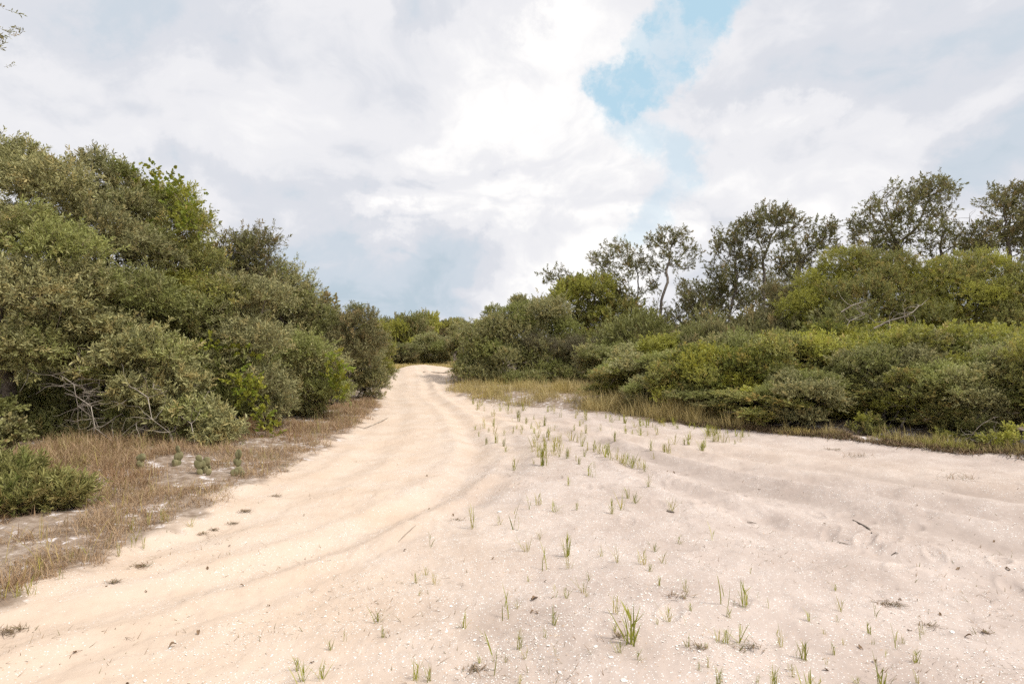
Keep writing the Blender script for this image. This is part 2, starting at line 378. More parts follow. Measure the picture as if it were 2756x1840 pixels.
def flakes(scale, lo, hi):
    vn = nt.nodes.new('ShaderNodeTexVoronoi'); setin(nt, vn.inputs['Vector'], vmath(nt, 'ADD', O, vscale(nt, n3, 0.002))); vn.inputs['Scale'].default_value = scale
    cr_, cg_, cb_ = sep(nt, S(nt, vn.outputs['Color']))
    return S(nt, vn.outputs['Distance']).sm(lo, hi, 1, 0), cr_, cg_
d1, k1, h1 = flakes(85, 0.25, 0.36); d2, k2, h2 = flakes(38, 0.20, 0.27)
pat = noise(nt, O, 2.6, 5, 0.65).sm(0.40, 0.62)
f1 = d1*(k1 + shd*0.30 + pat*0.26).sm(0.99, 1.05); f2 = d2*(k2 + shd*0.20 + pat*0.22).sm(1.10, 1.13)
fl = f1.max(f2)
fc = mix(nt, h1.sm(0.72, 0.86), (0.88, 0.86, 0.83), (0.55, 0.36, 0.22))
c = mix(nt, fl*0.85, c, fc)
dk = noise(nt, O, 55, 2, 0.5).sm(0.70, 0.75)*noise(nt, O, 4, 3, 0.6).sm(0.5, 0.62)
c = mix(nt, dk*0.55, c, (0.16, 0.11, 0.08))
soil = mix(nt, n2.sm(0.35, 0.65), (0.20, 0.145, 0.105), (0.36, 0.29, 0.235))
soil = mix(nt, (n4*0.6 + n2*0.4).sm(0.535, 0.60), soil, (0.66, 0.61, 0.60))    # bare white sand between the litter
c = mix(nt, veg, c, soil)
bn = nt.nodes.new('ShaderNodeBump'); bn.inputs['Strength'].default_value = 0.55; bn.inputs['Distance'].default_value = 0.012
hgt = n2*0.9 + n3*0.25 + fl*0.35 + noise(nt, O, 32, 4, 0.6)*0.6
nt.links.new(hgt.k, bn.inputs['Height'])
p = princ(nt, c, 0.93, 0.12, bn.outputs[0]); nt.links.new(p.outputs[0], out.inputs[0])
M['sand'] = m
gm = make_mesh('ground', V, F, None, T, [m], smooth=True); at_ = gm.attributes.new('damp_shade', 'FLOAT', 'POINT'); at_.data.foreach_set('value', damp_shadef(V[:, 0], V[:, 1]).astype(np.float32))
g = link('ground', gm); tagp(g, 'pale shelly sand with two tyre tracks forking round a low hump', 'sand ground', kind='structure')

# ------------------------------------------------------------------ placing helpers
def sx(px, Y): return (px*0.43593-512)/FOC*Y              # bearing -> metres to the side at distance Y
def sz(py, Y): return EYE + (350-py*0.43593)/FOC*Y        # bearing -> height at distance Y
def on_ground(px, py):
    """where a bearing meets the sand"""
    q = (py*0.43593-350)/FOC; k = (px*0.43593-512)/FOC; Y = EYE/q
    for _ in range(12): Y = (EYE-float(zf(k*Y, Y)))/q
    return k*Y, Y

# ------------------------------------------------------------------ foliage
def spray_templates(rng, K=8, nl=14, L=0.055, wid=0.30, stem=0.22, hq=False, spread=(0.35, 1.1), tipcluster=0.0):
    """K little twigs with nl leaves each, pointing along +Z"""
    out = []
    for _ in range(K):
        V, F, isl, lid = [], [], [], []
        bend = rng.normal(0, 0.12, 2)
        def axis(t): return np.array([bend[0]*t*t*stem, bend[1]*t*t*stem, t*stem])
        p0, p1, p2 = axis(0), axis(.5), axis(1.0); w = 0.0018
        sd_ = np.array([w, 0, 0]); up = np.array([0, w, 0])
        base = 0
        for off in (sd_, up):
            V += [p0-off, p0+off, p1+off*.8, p1-off*.8, p2+off*.3, p2-off*.3]
            F += [[base, base+1, base+2, base+3], [base+3, base+2, base+4, base+5]]; isl += [1, 1]; lid += [-1]*6; base += 6
        for q in range(nl):
            t = (0.15 + 0.85*(q+rng.random())/nl) if rng.random() > tipcluster else rng.uniform(.85, 1)
            o = axis(t); az_ = q*2.4 + rng.normal(0, .4); el = rng.uniform(*spread)*(1.15-0.5*t)
            d = np.array([math.sin(el)*math.cos(az_), math.sin(el)*math.sin(az_), math.cos(el)])
            d[2] -= 0.1; d /= np.linalg.norm(d)
            s = np.cross(d, rng.normal(size=3)); s /= np.linalg.norm(s); nrm = np.cross(s, d)
            l = L*rng.uniform(.6, 1.25); ww = l*wid*rng.uniform(.8, 1.2)*0.5; fold = nrm*ww*0.5
            if hq:
                V += [o, o+d*l*.3-s*ww+fold, o+d*l*.72-s*ww*.85+fold*.8, o+d*l-nrm*l*.12, o+d*l*.72+s*ww*.85+fold*.8, o+d*l*.3+s*ww+fold]
                F += [[base, base+1, base+2, base+3], [base+3, base+4, base+5, base]]; isl += [0, 0]; lid += [q]*6; base += 6
            else:
                V += [o, o+d*l*.5-s*ww+fold, o+d*l, o+d*l*.5+s*ww+fold]
                F += [[base, base+1, base+2, base+3]]; isl += [0]; lid += [q]*4; base += 4
        out.append((np.array(V), np.array(F), np.array(isl), np.array(lid)))
    return out
def scatter(tmpl, P, Dn, Sc, rng, bough=None):
    """real geometry: templates placed at P along Dn, scaled Sc -> V, F, mi, tint"""
    N = len(P); K = len(tmpl)
    Dn = Dn/(np.linalg.norm(Dn, axis=1, keepdims=True)+1e-9)
    r = rng.normal(size=(N, 3)); X = np.cross(Dn, r); X /= np.linalg.norm(X, axis=1, keepdims=True)+1e-9; Y = np.cross(Dn, X)
    if bough is None: bough = rng.random(N)
    sel = rng.integers(0, K, N); Vs, Fs, Ms, Ts, base = [], [], [], [], 0
    g = rng.random(N)
    for k in range(K):
        ix = np.where(sel == k)[0]
        if not len(ix): continue
        v, f, isl, lid = tmpl[k]; n = len(ix); m = len(v)
        W = P[ix][:, None] + Sc[ix][:, None, None]*(v[None, :, 0:1]*X[ix][:, None] + v[None, :, 1:2]*Y[ix][:, None] + v[None, :, 2:3]*Dn[ix][:, None])
        Vs.append(W.reshape(-1, 3)); Fs.append((f[None] + (np.arange(n)*m)[:, None, None] + base).reshape(-1, 4)); base += n*m
        Ms.append(np.tile(isl, n))
        nl = lid.max()+2; lr = rng.random((n, nl))[:, lid]
        Ts.append(np.stack([lr, np.broadcast_to(g[ix][:, None], lr.shape), np.broadcast_to(bough[ix][:, None], lr.shape)], -1).reshape(-1, 3))
    return np.concatenate(Vs), np.concatenate(Fs), np.concatenate(Ms), np.concatenate(Ts)

def colonize(att, base, rng, step=0.22, infl=2.0, kill=0.4, maxit=140, lean=(0, 0, 1), crook=0.25):
    nodes = [np.array(base, float)]; par = [-1]
    lean = np.array(lean, float); lean /= np.linalg.norm(lean)
    d0 = np.linalg.norm(att-nodes[0], axis=1).min(); h = lean.copy()
    while d0 > infl*0.7 and len(nodes) < 80:
        h = h*0.8 + lean*0.25 + rng.normal(0, crook*0.35, 3); h /= np.linalg.norm(h)
        nodes.append(nodes[-1]+h*step); par.append(len(nodes)-2)
        d0 = np.linalg.norm(att-nodes[-1], axis=1).min()
    alive = np.ones(len(att), bool)
    N = np.array(nodes); D2 = np.linalg.norm(att[:, None]-N[None], axis=2); near = D2.argmin(1); nd = D2.min(1)
    for _ in range(maxit):
        ok = alive & (nd < infl*(3 if _ < 3 else 1))
        if not ok.any(): break
        ids = np.unique(near[ok]); new = []
        for b in ids:
            s = ok & (near == b); v = att[s]-nodes[b]; v = (v/(np.linalg.norm(v, axis=1, keepdims=True)+1e-9)).mean(0)
            v = v/(np.linalg.norm(v)+1e-9) + rng.normal(0, crook, 3); v /= np.linalg.norm(v)
            if par[b] >= 0:
                pv = nodes[b]-nodes[par[b]]; v = v*0.75 + pv/np.linalg.norm(pv)*0.35; v /= np.linalg.norm(v)
            nodes.append(nodes[b]+v*step); par.append(int(b)); new.append(len(nodes)-1)
        NN = np.array([nodes[q] for q in new]); dd = np.linalg.norm(att[:, None]-NN[None], axis=2)
        mi_ = dd.argmin(1); md = dd.min(1); upd = md < nd
        near[upd] = np.array(new)[mi_[upd]]; nd[upd] = md[upd]
        alive &= nd > kill
        if len(nodes) > 5000: break
    return np.array(nodes), np.array(par)
def skeleton_mesh(nodes, par, r_tip=0.006, r_base=None, expo=2.2, mb=None, min_r=0.0, m=0):
    n = len(nodes); kids = [[] for _ in range(n)]
    for q in range(1, n): kids[par[q]].append(q)
    w = np.zeros(n)
    for q in range(n-1, -1, -1): w[q] = sum(w[k] for k in kids[q]) if kids[q] else 1.0
    rad = r_tip*w**(1/expo)
    if r_base: rad = rad*min(1.0, 1e9) if rad[0] == 0 else r_tip*(rad/r_tip)**(math.log(r_base/r_tip)/max(1e-6, math.log(rad[0]/r_tip)))
    rad = np.maximum(rad, r_tip)
    mb = mb or MB(); starts = [(0, None)]
    while starts:
        s, p = starts.pop(); ch = [] if p is None else [p]; q = s
        while True:
            ch.append(q)
            if not kids[q]: break
            ks = sorted(kids[q], key=lambda k: -w[k]); starts += [(k, q) for k in ks[1:]]; q = ks[0]
        if len(ch) < 2 or rad[ch[min(1, len(ch)-1)]] < min_r: continue
        rs = rad[ch].copy()
        if p is not None: rs[0] = rs[1]
        if p is None: rs[0] *= 1.35
        rs[-1] *= 0.5
        sides = 8 if rs[0] > 0.05 else (5 if rs[0] > 0.012 else 3)
        V_, F_ = tube(nodes[ch], rs, sides); mb.add(V_, F_, m=m)
    return mb, rad, kids, w
def lobes_for(rng, w, d, h, n, rl=(0.26, 0.42), lift=0.1, flat=0.8):
    """ellipsoidal boughs filling a w x d x h crown: centres, radii"""
    C, Rr = [], []
    for q in range(n*6):
        if len(C) >= n: break
        t = rng.normal(size=3); t /= np.linalg.norm(t); t *= rng.uniform(.45, 1)**.5
        r = rng.uniform(*rl)*min(w, d, h*1.15)*0.5*1.15
        c = np.array([t[0]*(w/2-r*.8), t[1]*(d/2-r*.8), h*(lift + (1-lift)*(t[2]*.5+.5))]); c[2] = min(max(c[2], r*flat*.6 + h*lift*.5), h-r*flat)
        if any(np.linalg.norm(c-o) < 0.55*(r+s[0])*0.9 for o, s in zip(C, Rr)): continue
        C.append(c); Rr.append(np.array([r, r*rng.uniform(.85, 1.1), r*flat*rng.uniform(.85, 1.15)]))
    return np.array(C), np.array(Rr)
def shell_points(rng, C, Rr, dens, inner=0.25, low=-0.55, sub=True):
    P, N, B = [], [], []
    hue = rng.random(len(C))
    if sub:                                               # each bough breaks up in rounded tufts, open underneath
        C2, R2, H2 = [], [], []
        for c, r, h in zip(C, Rr, hue):
            n = 7; u_ = rng.normal(size=(n, 3)); u_[:, 2] = np.abs(u_[:, 2])*1.1 - .55; u_ /= np.linalg.norm(u_, axis=1, keepdims=True)
            for q in range(n):
                C2.append(c + u_[q]*r*rng.uniform(.52, .72)); R2.append(r*rng.uniform(.30, .62)*np.array([1.1, 1.1, .95])); H2.append(h + rng.normal(0, .16))
            n = int(dens*2.2*r[0]*r[1]*4*inner)
            u_ = rng.normal(size=(n, 3)); u_ /= np.linalg.norm(u_, axis=1, keepdims=True)
            P.append(c + u_*r*rng.uniform(.25, .78, (n, 1))); N.append(u_); B.append(np.clip(h + rng.normal(0, .1, n), 0, 1))
        C, Rr, hue = np.array(C2), np.array(R2), np.array(H2); low = -.45; dens = dens*1.15; inner = 0
    for k, (c, r) in enumerate(zip(C, Rr)):
        area = 4*math.pi*((r[0]*r[1])**1.6/3 + (r[0]*r[2])**1.6/3 + (r[1]*r[2])**1.6/3)**(1/1.6)
        n = int(area*dens)
        if n < 3: continue
        u_ = rng.normal(size=(n, 3)); u_ /= np.linalg.norm(u_, axis=1, keepdims=True)
        u_ = u_[u_[:, 2] > low]; n = len(u_)
        # sub-clumps: pull the radius in and out so that a bough breaks up in tufts
        kn = rng.normal(size=(9, 3))*4.0; ph = rng.random(9)*6.28
        bump = np.sin(u_@kn.T + ph).mean(1)
        rad = 1 - 0.16*rng.random(n)**1.5 + 0.40*bump + (rng.random(n) < .05)*rng.uniform(.06, .26, n)
        isin = rng.random(n) < inner; rad[isin] *= rng.uniform(.35, .9, isin.sum())
        bump = bump*(.45 if sub else 1); rad = 1 - .16*rng.random(n)**1.5 + .40*bump + (rng.random(n) < .14)*rng.uniform(.1, .75, n) - .25*rng.random(n)**2 if sub else rad
        p = c + u_*r*rad[:, None]
        keep = (bump > -0.28 + 0.1*rng.random(n)) | isin
        for k2, (c2, r2) in enumerate(zip(C, Rr)):
            if k2 == k: continue
            keep &= (np.linalg.norm((p-c2)/r2, axis=1) > 0.72) | (rng.random(n) < 0.1)
        nn = u_/r; nn /= np.linalg.norm(nn, axis=1, keepdims=True)
        P.append(p[keep]); N.append(nn[keep]); B.append(np.clip(hue[k] + rng.normal(0, .12, keep.sum()) + 0.25*bump[keep], 0, 1))
    return np.concatenate(P), np.concatenate(N), np.concatenate(B)
TM = {}
_r = np.random.default_rng(5)
TM['oak'] = spray_templates(_r, 12, 14, 0.064, 0.32, 0.22, spread=(.45, 1.4))
TM['oak_near'] = spray_templates(_r, 12, 13, 0.066, 0.31, 0.21, hq=True, spread=(.45, 1.4))
TM['oak_far'] = spray_templates(_r, 8, 11, 0.11, 0.42, 0.30)
TM['round'] = spray_templates(_r, 12, 13, 0.058, 0.48, 0.21, spread=(.45, 1.4))
TM['willow'] = spray_templates(_r, 10, 16, 0.075, 0.17, 0.22, hq=True, spread=(0.3, 1.0))
TM['far'] = spray_templates(_r, 8, 10, 0.16, 0.5, 0.40)
TM['fine'] = spray_templates(_r, 8, 12, 0.035, 0.22, 0.30)
TM['vine'] = spray_templates(_r, 8, 9, 0.085, 0.80, 0.30, hq=True)

def build_plant(name, label, cat, seed, X, Y, w, d, h, nlobes, dens, mat, tmpl='oak', lift=0.12, flat=0.8, rl=(0.26, 0.42), sc_=(0.65, 1.35),
                up=0.55, inner=0.3, group=None, lobes=None, bare=0, z=None, low=-0.55, trunk_r=None, local=False, barkm='bark', jit=0.5):
    rng = np.random.default_rng(seed)
    C, Rr = lobes_for(rng, w, d, h, nlobes, rl, lift, flat) if lobes is None else (np.array([l[:3] for l in lobes], float), np.array([l[3:6] for l in lobes], float))
    if lobes is not None: w, d, h = np.ptp(C[:, 0])+.1, np.ptp(C[:, 1])+.1, (C[:, 2]+Rr[:, 2]).max()
    P, N, B = shell_points(rng, C, Rr, dens, inner, low)
    ok = P[:, 2] > 0.03; P, N, B = P[ok], N[ok], B[ok]
    Dn = N*0.7 + np.array([0, 0, up]) + rng.normal(0, jit, P.shape)
    V_, F_, mi, T_ = scatter(TM[tmpl], P - Dn*0.05, Dn, rng.uniform(*sc_, len(P)), rng, B)
    root = link(name, None, loc=(X, Y, float(zf(X, Y))-0.03 if z is None else z)); root.empty_display_size = 0.3
    tagp(root, label, cat, group)
    link('crown', make_mesh('crown', V_, F_, mi, T_, [M[mat], M['twig']]), root)
    # limbs
    na_ = min(420, 30*len(C)); pick = rng.integers(0, len(C), na_)
    u_ = rng.normal(size=(na_, 3)); u_ /= np.linalg.norm(u_, axis=1, keepdims=True)
    att = C[pick] + u_*Rr[pick]*(rng.random((na_, 1))**.4)*.95; att = att[att[:, 2] > 0.15]
    nodes, par = colonize(att, (0, 0, 0), rng, step=max(.12, h*.05), infl=max(1.2, h*.5), kill=max(.22, h*.09))
    mb, rad, kids, _w = skeleton_mesh(nodes, par, r_tip=0.005, r_base=trunk_r or (0.02+0.018*h))
    for _ in range(rng.integers(2, 5) if not trunk_r else 0):             # scrub oaks rise in several stems
        t = C[rng.integers(0, len(C))]; b = np.array([rng.normal(0, w*.12), rng.normal(0, d*.12), 0])
        k = np.linspace(0, 1, 9)[:, None]; pts = b + (t-b)*k + np.concatenate([[[0, 0, 0]], rng.normal(0, .05*h, (7, 3)), [[0, 0, 0]]])
        V2, F2 = tube(pts, np.linspace(.010*h+.008, .006, 9), 6); mb.add(V2, F2)
    link('trunk', mb.mesh('trunk', [M[barkm]], True), root)
    if bare:
        for _ in range(int(bare*.7)+1):
            mb = MB()
            k = rng.integers(0, len(C)); a_ = rng.uniform(0, 6.28); b = np.array([math.cos(a_)*w*.25, math.sin(a_)*d*.25, rng.uniform(.1, .5)*h])
            dr = np.array([math.cos(a_), math.sin(a_), rng.uniform(-.4, .5)]); dr /= np.linalg.norm(dr); Lb = rng.uniform(.4, 1.1)*max(.6, h*.3)
            pts = [b]
            for q in range(9):
                dr = dr + rng.normal(0, .22, 3); dr /= np.linalg.norm(dr); pts.append(pts[-1]+dr*Lb/9)
                if q in (3, 5, 7):
                    e = dr+rng.normal(0, .7, 3); e /= np.linalg.norm(e); pp = [pts[-1]]
                    for _q in range(4): e = e+rng.normal(0, .25, 3); e /= np.linalg.norm(e); pp.append(pp[-1]+e*Lb*.09)
                    V2, F2 = tube(np.array(pp), np.linspace(.004, .0015, 5), 3); mb.add(V2, F2)
            V2, F2 = tube(np.array(pts), np.linspace(.008, .003, len(pts)), 4); mb.add(V2, F2)
            link('dead_branch', mb.mesh('dead_branch', [M['dead']], True), root)
    return root

def open_tree(name, label, seed, X, Y, h, lobes, mat='darkleaf', tmpl='oak_far', trunk_r=0.13, natt=420, dens=1.0, bare=0.15, barkm='bark', group='open crowned trees on the skyline',
              step=0.24, kill=0.38, lean=(0, 0, 1), crook=0.3, spr=(0.7, 1.2), z=None, base=(0, 0, 0), cat='tree', twig=(.2, .5)):
    """sparse oak: crooked limbs grown towards its leaf clumps, leaves only near the twig ends"""
    rng = np.random.default_rng(seed)
    L = np.array(lobes, float); C, Rr = L[:, :3], L[:, 3:6]; vol = Rr.prod(1)**(2/3.); pick = rng.choice(len(C), natt, p=vol/vol.sum())
    u_ = rng.normal(size=(natt, 3)); u_ /= np.linalg.norm(u_, axis=1, keepdims=True)
    att = C[pick] + u_*Rr[pick]*(rng.random((natt, 1))**.45)
    nodes, par = colonize(att, base, rng, step=step, infl=2.2, kill=kill, lean=lean, crook=crook)
    mb, rad, kids, wt_ = skeleton_mesh(nodes, par, r_tip=0.009, r_base=trunk_r)
    root = link(name, None, loc=(X, Y, float(zf(X, Y))-0.05 if z is None else z)); tagp(root, label, cat, group)
    tips = np.array([q for q in range(len(nodes)) if wt_[q] < 7 and nodes[q][2] > h*0.2 and par[q] >= 0])
    noi = np.sin(nodes[tips]@(rng.normal(size=(3, 5))*1.6) + rng.random(5)*6).mean(1)
    tips = tips[(noi > -0.30 + rng.normal(0, .12, len(tips)))]
    leafy = tips[rng.random(len(tips)) > bare]
    idx = np.repeat(leafy, max(1, int(round(6*dens))))
    dr = nodes[idx]-nodes[par[idx]]; dr /= np.linalg.norm(dr, axis=1, keepdims=True)+1e-9
    P = nodes[idx] + rng.normal(0, .13, (len(idx), 3)); Dn = dr*.6 + rng.normal(0, .6, P.shape) + np.array([0, 0, .35])
    V_, F_, mi, T_ = scatter(TM[tmpl], P, Dn, rng.uniform(*spr, len(P)), rng)
    # fine bare twigs at every end
    e = np.array([q for q in range(len(nodes)) if not kids[q] or rad[q] < .013])
    for q in np.repeat(e, 2):
        if par[q] < 0: continue
        d_ = nodes[q]-nodes[par[q]]; d_ = d_/np.linalg.norm(d_)*.6 + rng.normal(0, .45, 3); d_[2] += .15; d_ /= np.linalg.norm(d_); Lt = rng.uniform(*twig)
        pts = np.array([nodes[q], nodes[q]+d_*Lt*.5+rng.normal(0, .03, 3), nodes[q]+d_*Lt+rng.normal(0, .06, 3)])
        V2, F2 = tube(pts, [.009, .006, .003], 3); mb.add(V2, F2)
    link('crown', make_mesh('crown', V_, F_, mi, T_, [M[mat], M['twig']]), root)
    link('trunk', mb.mesh('trunk', [M[barkm]], True), root)
    return root

# ================================================================== the left bank
def LB(X, Y, items, z0=None):
    """boughs given as bearings: (px, py, dy, radius px[, flatness])"""
    z0 = float(zf(X, Y))-0.03 if z0 is None else z0; out = []
    for it in items:
        px, py, dy, r = it[:4]; fl = it[4] if len(it) > 4 else 0.85; R_ = r*0.43593/FOC*(Y+dy)
        out.append((sx(px, Y+dy)-X, dy, sz(py, Y+dy)-z0, R_, R_*0.95, R_*fl))
    return out
OAKG = 'sage green scrub oaks along the left bank'
def left(name, label, seed, bx, Y, items, **kw):
    X = sx(bx, Y); a = dict(dens=135, mat='sage', tmpl='oak', bare=0, inner=0.18); a.update(kw)
    return build_plant(name, label, 'oak' if name == 'oak_tree' else 'shrub', seed, X, Y, 3, 3, 4, 10, lobes=LB(X, Y, items), group=OAKG, **a)
left('oak_tree', 'tall bushy sage green oak at the far left edge of the picture', 11, 0, 9.7, [(-70, 400, .5, 105), (70, 430, .3, 82), (10, 362, .5, 55), (150, 450, .2, 76), (-20, 520, -.4, 115), (110, 560, -.5, 98), (-70, 680, -.6, 130), (60, 700, -.8, 108), (-110, 830, -.6, 120), (50, 820, -.8, 88), (150, 650, -.5, 80), (-30, 960, .6, 90), (100, 930, .9, 80)], bare=26)
left('oak_tree', 'oak with a twiggy tuft sticking up above the left skyline', 12, 225, 10.9, [(212, 378, .5, 40), (262, 398, .5, 30), (245, 440, .5, 60), (185, 480, .2, 76), (300, 490, .3, 66), (240, 560, -.3, 95), (330, 590, -.3, 80), (200, 660, -.6, 90), (300, 700, -.8, 95), (230, 780, -.9, 80), (180, 850, .3, 80), (290, 900, .8, 90)])
left('oak_tree', 'oak overgrown near its top by a bright green vine', 13, 400, 11.7, [(335, 462, .3, 48), (392, 470, .2, 50), (430, 520, .2, 46), (375, 560, -.2, 80), (450, 600, -.2, 60), (415, 680, -.6, 90), (500, 680, -.5, 58), (380, 770, -.8, 80), (450, 850, .5, 90), (380, 930, .8, 80)], mat='olive')
open_tree('oak_tree', 'loose crowned oak with sky showing through, second hump of the left skyline', 14, sx(575, 14.6), 14.6, 4.6,
          LB(sx(575, 14.6), 14.6, [(560, 575, 0, 56), (604, 560, 0, 38), (524, 570, 0, 30), (590, 640, 0, 60), (520, 640, -.2, 50)]), mat='darkleaf', tmpl='oak', natt=500, dens=2.2, bare=.05, kill=.26, step=.16, trunk_r=.10, group=OAKG, spr=(1, 1.5), cat='oak')
open_tree('oak_tree', 'loose leafy oak lowest and rightmost of the left skyline humps', 15, sx(660, 15.6), 15.6, 4.0,
          LB(sx(660, 15.6), 15.6, [(655, 640, 0, 42), (690, 662, 0, 30), (640, 700, -.2, 55), (690, 710, 0, 28)]), mat='sage', tmpl='oak', natt=420, dens=2.6, bare=.04, kill=.26, step=.16, trunk_r=.09, group=OAKG, spr=(1, 1.5), cat='oak')
left('scrub_oak', 'rounded grey green scrub oak under the loose crowned oaks, vine shoots on its front', 16, 545, 11.3, [(500, 1010, -.3, 44), (590, 1000, -.3, 40), (560, 700, 0, 72), (615, 690, 0, 48), (495, 750, -.3, 78), (590, 785, -.4, 68), (460, 830, -.5, 72), (540, 850, -.6, 74), (602, 880, -.6, 60), (530, 930, -.6, 68), (622, 940, -.4, 56), (455, 910, -.3, 60), (570, 980, -.5, 50)])
left('scrub_oak', 'low spreading scrub oak with bare grey twigs hanging over dark shade', 17, 330, 9.3, [(120, 1000, .5, 50), (220, 1010, .3, 46), (310, 1010, .1, 44), (450, 1030, 0, 34), (150, 790, .3, 70), (230, 775, .2, 66), (300, 830, 0, 62), (375, 820, .1, 60), (235, 865, .1, 50), (330, 900, -.1, 56), (405, 900, .1, 60), (455, 955, 0, 52), (375, 965, .1, 46), (420, 1010, 0, 36), (290, 945, .3, 40), (500, 1000, -.1, 40)], bare=46, tmpl='oak_near', dens=150, mat='sage')
left('scrub_oak', 'scrub oak beside the track with lime vine leaves on its right flank', 18, 725, 12.9, [(700, 960, -.1, 36), (695, 822, 0, 64), (752, 835, 0, 54), (680, 885, -.2, 58), (738, 900, -.2, 58), (650, 800, .1, 48), (762, 900, 0, 40), (710, 940, -.1, 40)])
left('scrub_oak', 'dull brown green scrub oak second from the right end of the left bank', 19, 775, 15.9, [(700, 752, 0, 52), (755, 762, 0, 52), (812, 744, 0, 40), (832, 790, 0, 46), (780, 810, -.3, 58), (816, 712, .1, 14), (730, 730, .2, 32)], mat='darkleaf')
left('scrub_oak', 'scrub oak nearest the sand where the track bends out of sight', 20, 840, 17.9, [(832, 830, 0, 46), (855, 878, 0, 30), (812, 888, 0, 46), (842, 800, .2, 36), (860, 915, -.1, 18), (828, 925, 0, 24)])
left('scrub_oak', 'half hidden pale scrub oak behind the last shrub of the left bank', 21, 860, 23, [(856, 765, 0, 34), (880, 805, 0, 24), (862, 840, 0, 34), (888, 860, 0, 20)], mat='olive')
left('shaded_shrub', 'dark leafy shrub in deep shade under the tall left oaks, behind the hanging twigs', 26, 120, 10.3, [(60, 1075, .3, 50), (190, 1075, .3, 50), (-60, 960, 0, 80), (60, 980, .2, 80), (170, 985, 0, 72), (270, 990, .2, 66), (0, 1040, .3, 60), (120, 1050, .2, 56), (230, 1050, .2, 50)], mat='darkleaf', dens=110)
build_plant('willowy_bush', 'low bright green narrow leaved bush in the left foreground grass', 'bush', 22, sx(60, 5.5), 5.5, 1, 1, 1, 5, 420, 'lowgreen', 'willow',
            lobes=LB(sx(60, 5.5), 5.5, [(-40, 1110, 0, 85, .7), (60, 1120, .1, 72, .7), (130, 1145, 0, 55, .7), (20, 1175, -.2, 75, .7), (165, 1165, .15, 38, .7), (-60, 1180, -.2, 90, .7)]), up=0.7, jit=.35, sc_=(.6, 1.0), trunk_r=.02)
build_plant('broadleaf_shrub', 'glossy dark broad leaved shrub at the left edge, in front of the shade', 'shrub', 23, sx(-20, 8.4), 8.4, 1, 1, 1, 5, 150, 'darkleaf', 'vine',
            lobes=LB(sx(-20, 8.4), 8.4, [(-60, 950, 0, 60), (0, 990, 0, 38), (-40, 1020, 0, 60)]), up=.5, sc_=(.45, .8), trunk_r=.02)

# out of frame oak whose one limb reaches into the top left corner
ox, oy = -8.6, 6.3
zc = float(zf(ox, oy)); tx = lambda px, py: (sx(px, 6.0)-ox, 6.0-oy, sz(py, 6.0)-zc)
open_tree('oak_tree', 'overhanging oak limb tip with small dark leaves in the top left corner', 24, ox, oy, 6.5,
          [tx(-60, 55)+(.34, .3, .16), tx(4, 66)+(.09, .1, .07), tx(22, 88)+(.03, .04, .02), tx(-200, 40)+(.6, .8, .4), (0.2, 0, 5.4, 1.4, 1.4, .9), (-1.2, .4, 5.0, 1.3, 1.3, .9)], mat='darkleaf', tmpl='oak', natt=420, dens=1.2, kill=.17, step=.13, trunk_r=.16, spr=(.5, .8), twig=(.04, .1), group=OAKG, cat='oak')

# vines climbing over the oaks
def vine(label, seed, pts, Y, n, spread=.12, sc_=(.5, .9)):
    rng = np.random.default_rng(seed); W = np.array([[sx(a, Y+c), Y+c, sz(b, Y+c)] for a, b, c in pts])
    t = np.linspace(0, len(W)-1, n); k = np.arange(len(W)); C = np.stack([np.interp(t, k, W[:, q]) for q in range(3)], 1)
    o = C[0].copy(); o[2] = float(zf(o[0], o[1]))
    mb = MB(); V_, F_ = tube(C[::3]-o, .006, 4); mb.add(V_, F_)
    for q in rng.integers(0, n, max(3, n//12)):
        e = rng.normal(0, 1, 3); e[2] = abs(e[2]); pp = C[q]-o + np.linspace(0, .25, 4)[:, None]*e + rng.normal(0, .01, (4, 3)); V_, F_ = tube(pp, .003, 3); mb.add(V_, F_)
    root = link('vine', mb.mesh('vine', [M['twig']], True), loc=tuple(o)); tagp(root, label, 'vine', 'bright green vines on the left bank')
    P = C - o + rng.normal(0, spread, C.shape); Dn = rng.normal(0, .7, C.shape) + np.array([.1, -.5, .5])
    V_, F_, mi, T_ = scatter(TM['vine'], P, Dn, rng.uniform(*sc_, n), rng)
    link('leaves', make_mesh('leaves', V_, F_, mi, T_, [M['vine'], M['twig']]), root)
vine('vine draped over the shoulder of the tall left oak, against the sky', 31, [(310, 425, 0), (350, 415, 0), (395, 440, -.2), (430, 480, -.1), (425, 530, -.7), (400, 500, -.5)], 11.5, 105, .17)
vine('thin vine runner sticking out into the sky beside the tall left oaks', 32, [(440, 490, 0), (462, 480, 0), (475, 500, 0), (484, 516, 0)], 11.9, 13, .03, (.35, .6))
vine('long lime vine running down the grey green scrub oak to the ground', 33, [(535, 868, 0), (550, 880, 0), (590, 900, 0), (560, 905, -.05), (600, 940, 0), (610, 970, 0), (612, 1025, .1)], 10.05, 70, .07)
vine('yellow vine patch left of the long lime vine', 34, [(428, 862, 0), (465, 855, 0), (500, 850, .1)], 10.3, 26, .05)
vine('small lime vine shoot highest on the grey green scrub oak', 35, [(485, 792, 0), (520, 800, .1), (545, 815, .1), (572, 820, .1)], 10.3, 26, .06)
vine('lime vine on the shrub beside the track', 36, [(758, 812, 0), (778, 850, -.1), (770, 885, -.1), (800, 905, -.1)], 12.3, 52, .08)

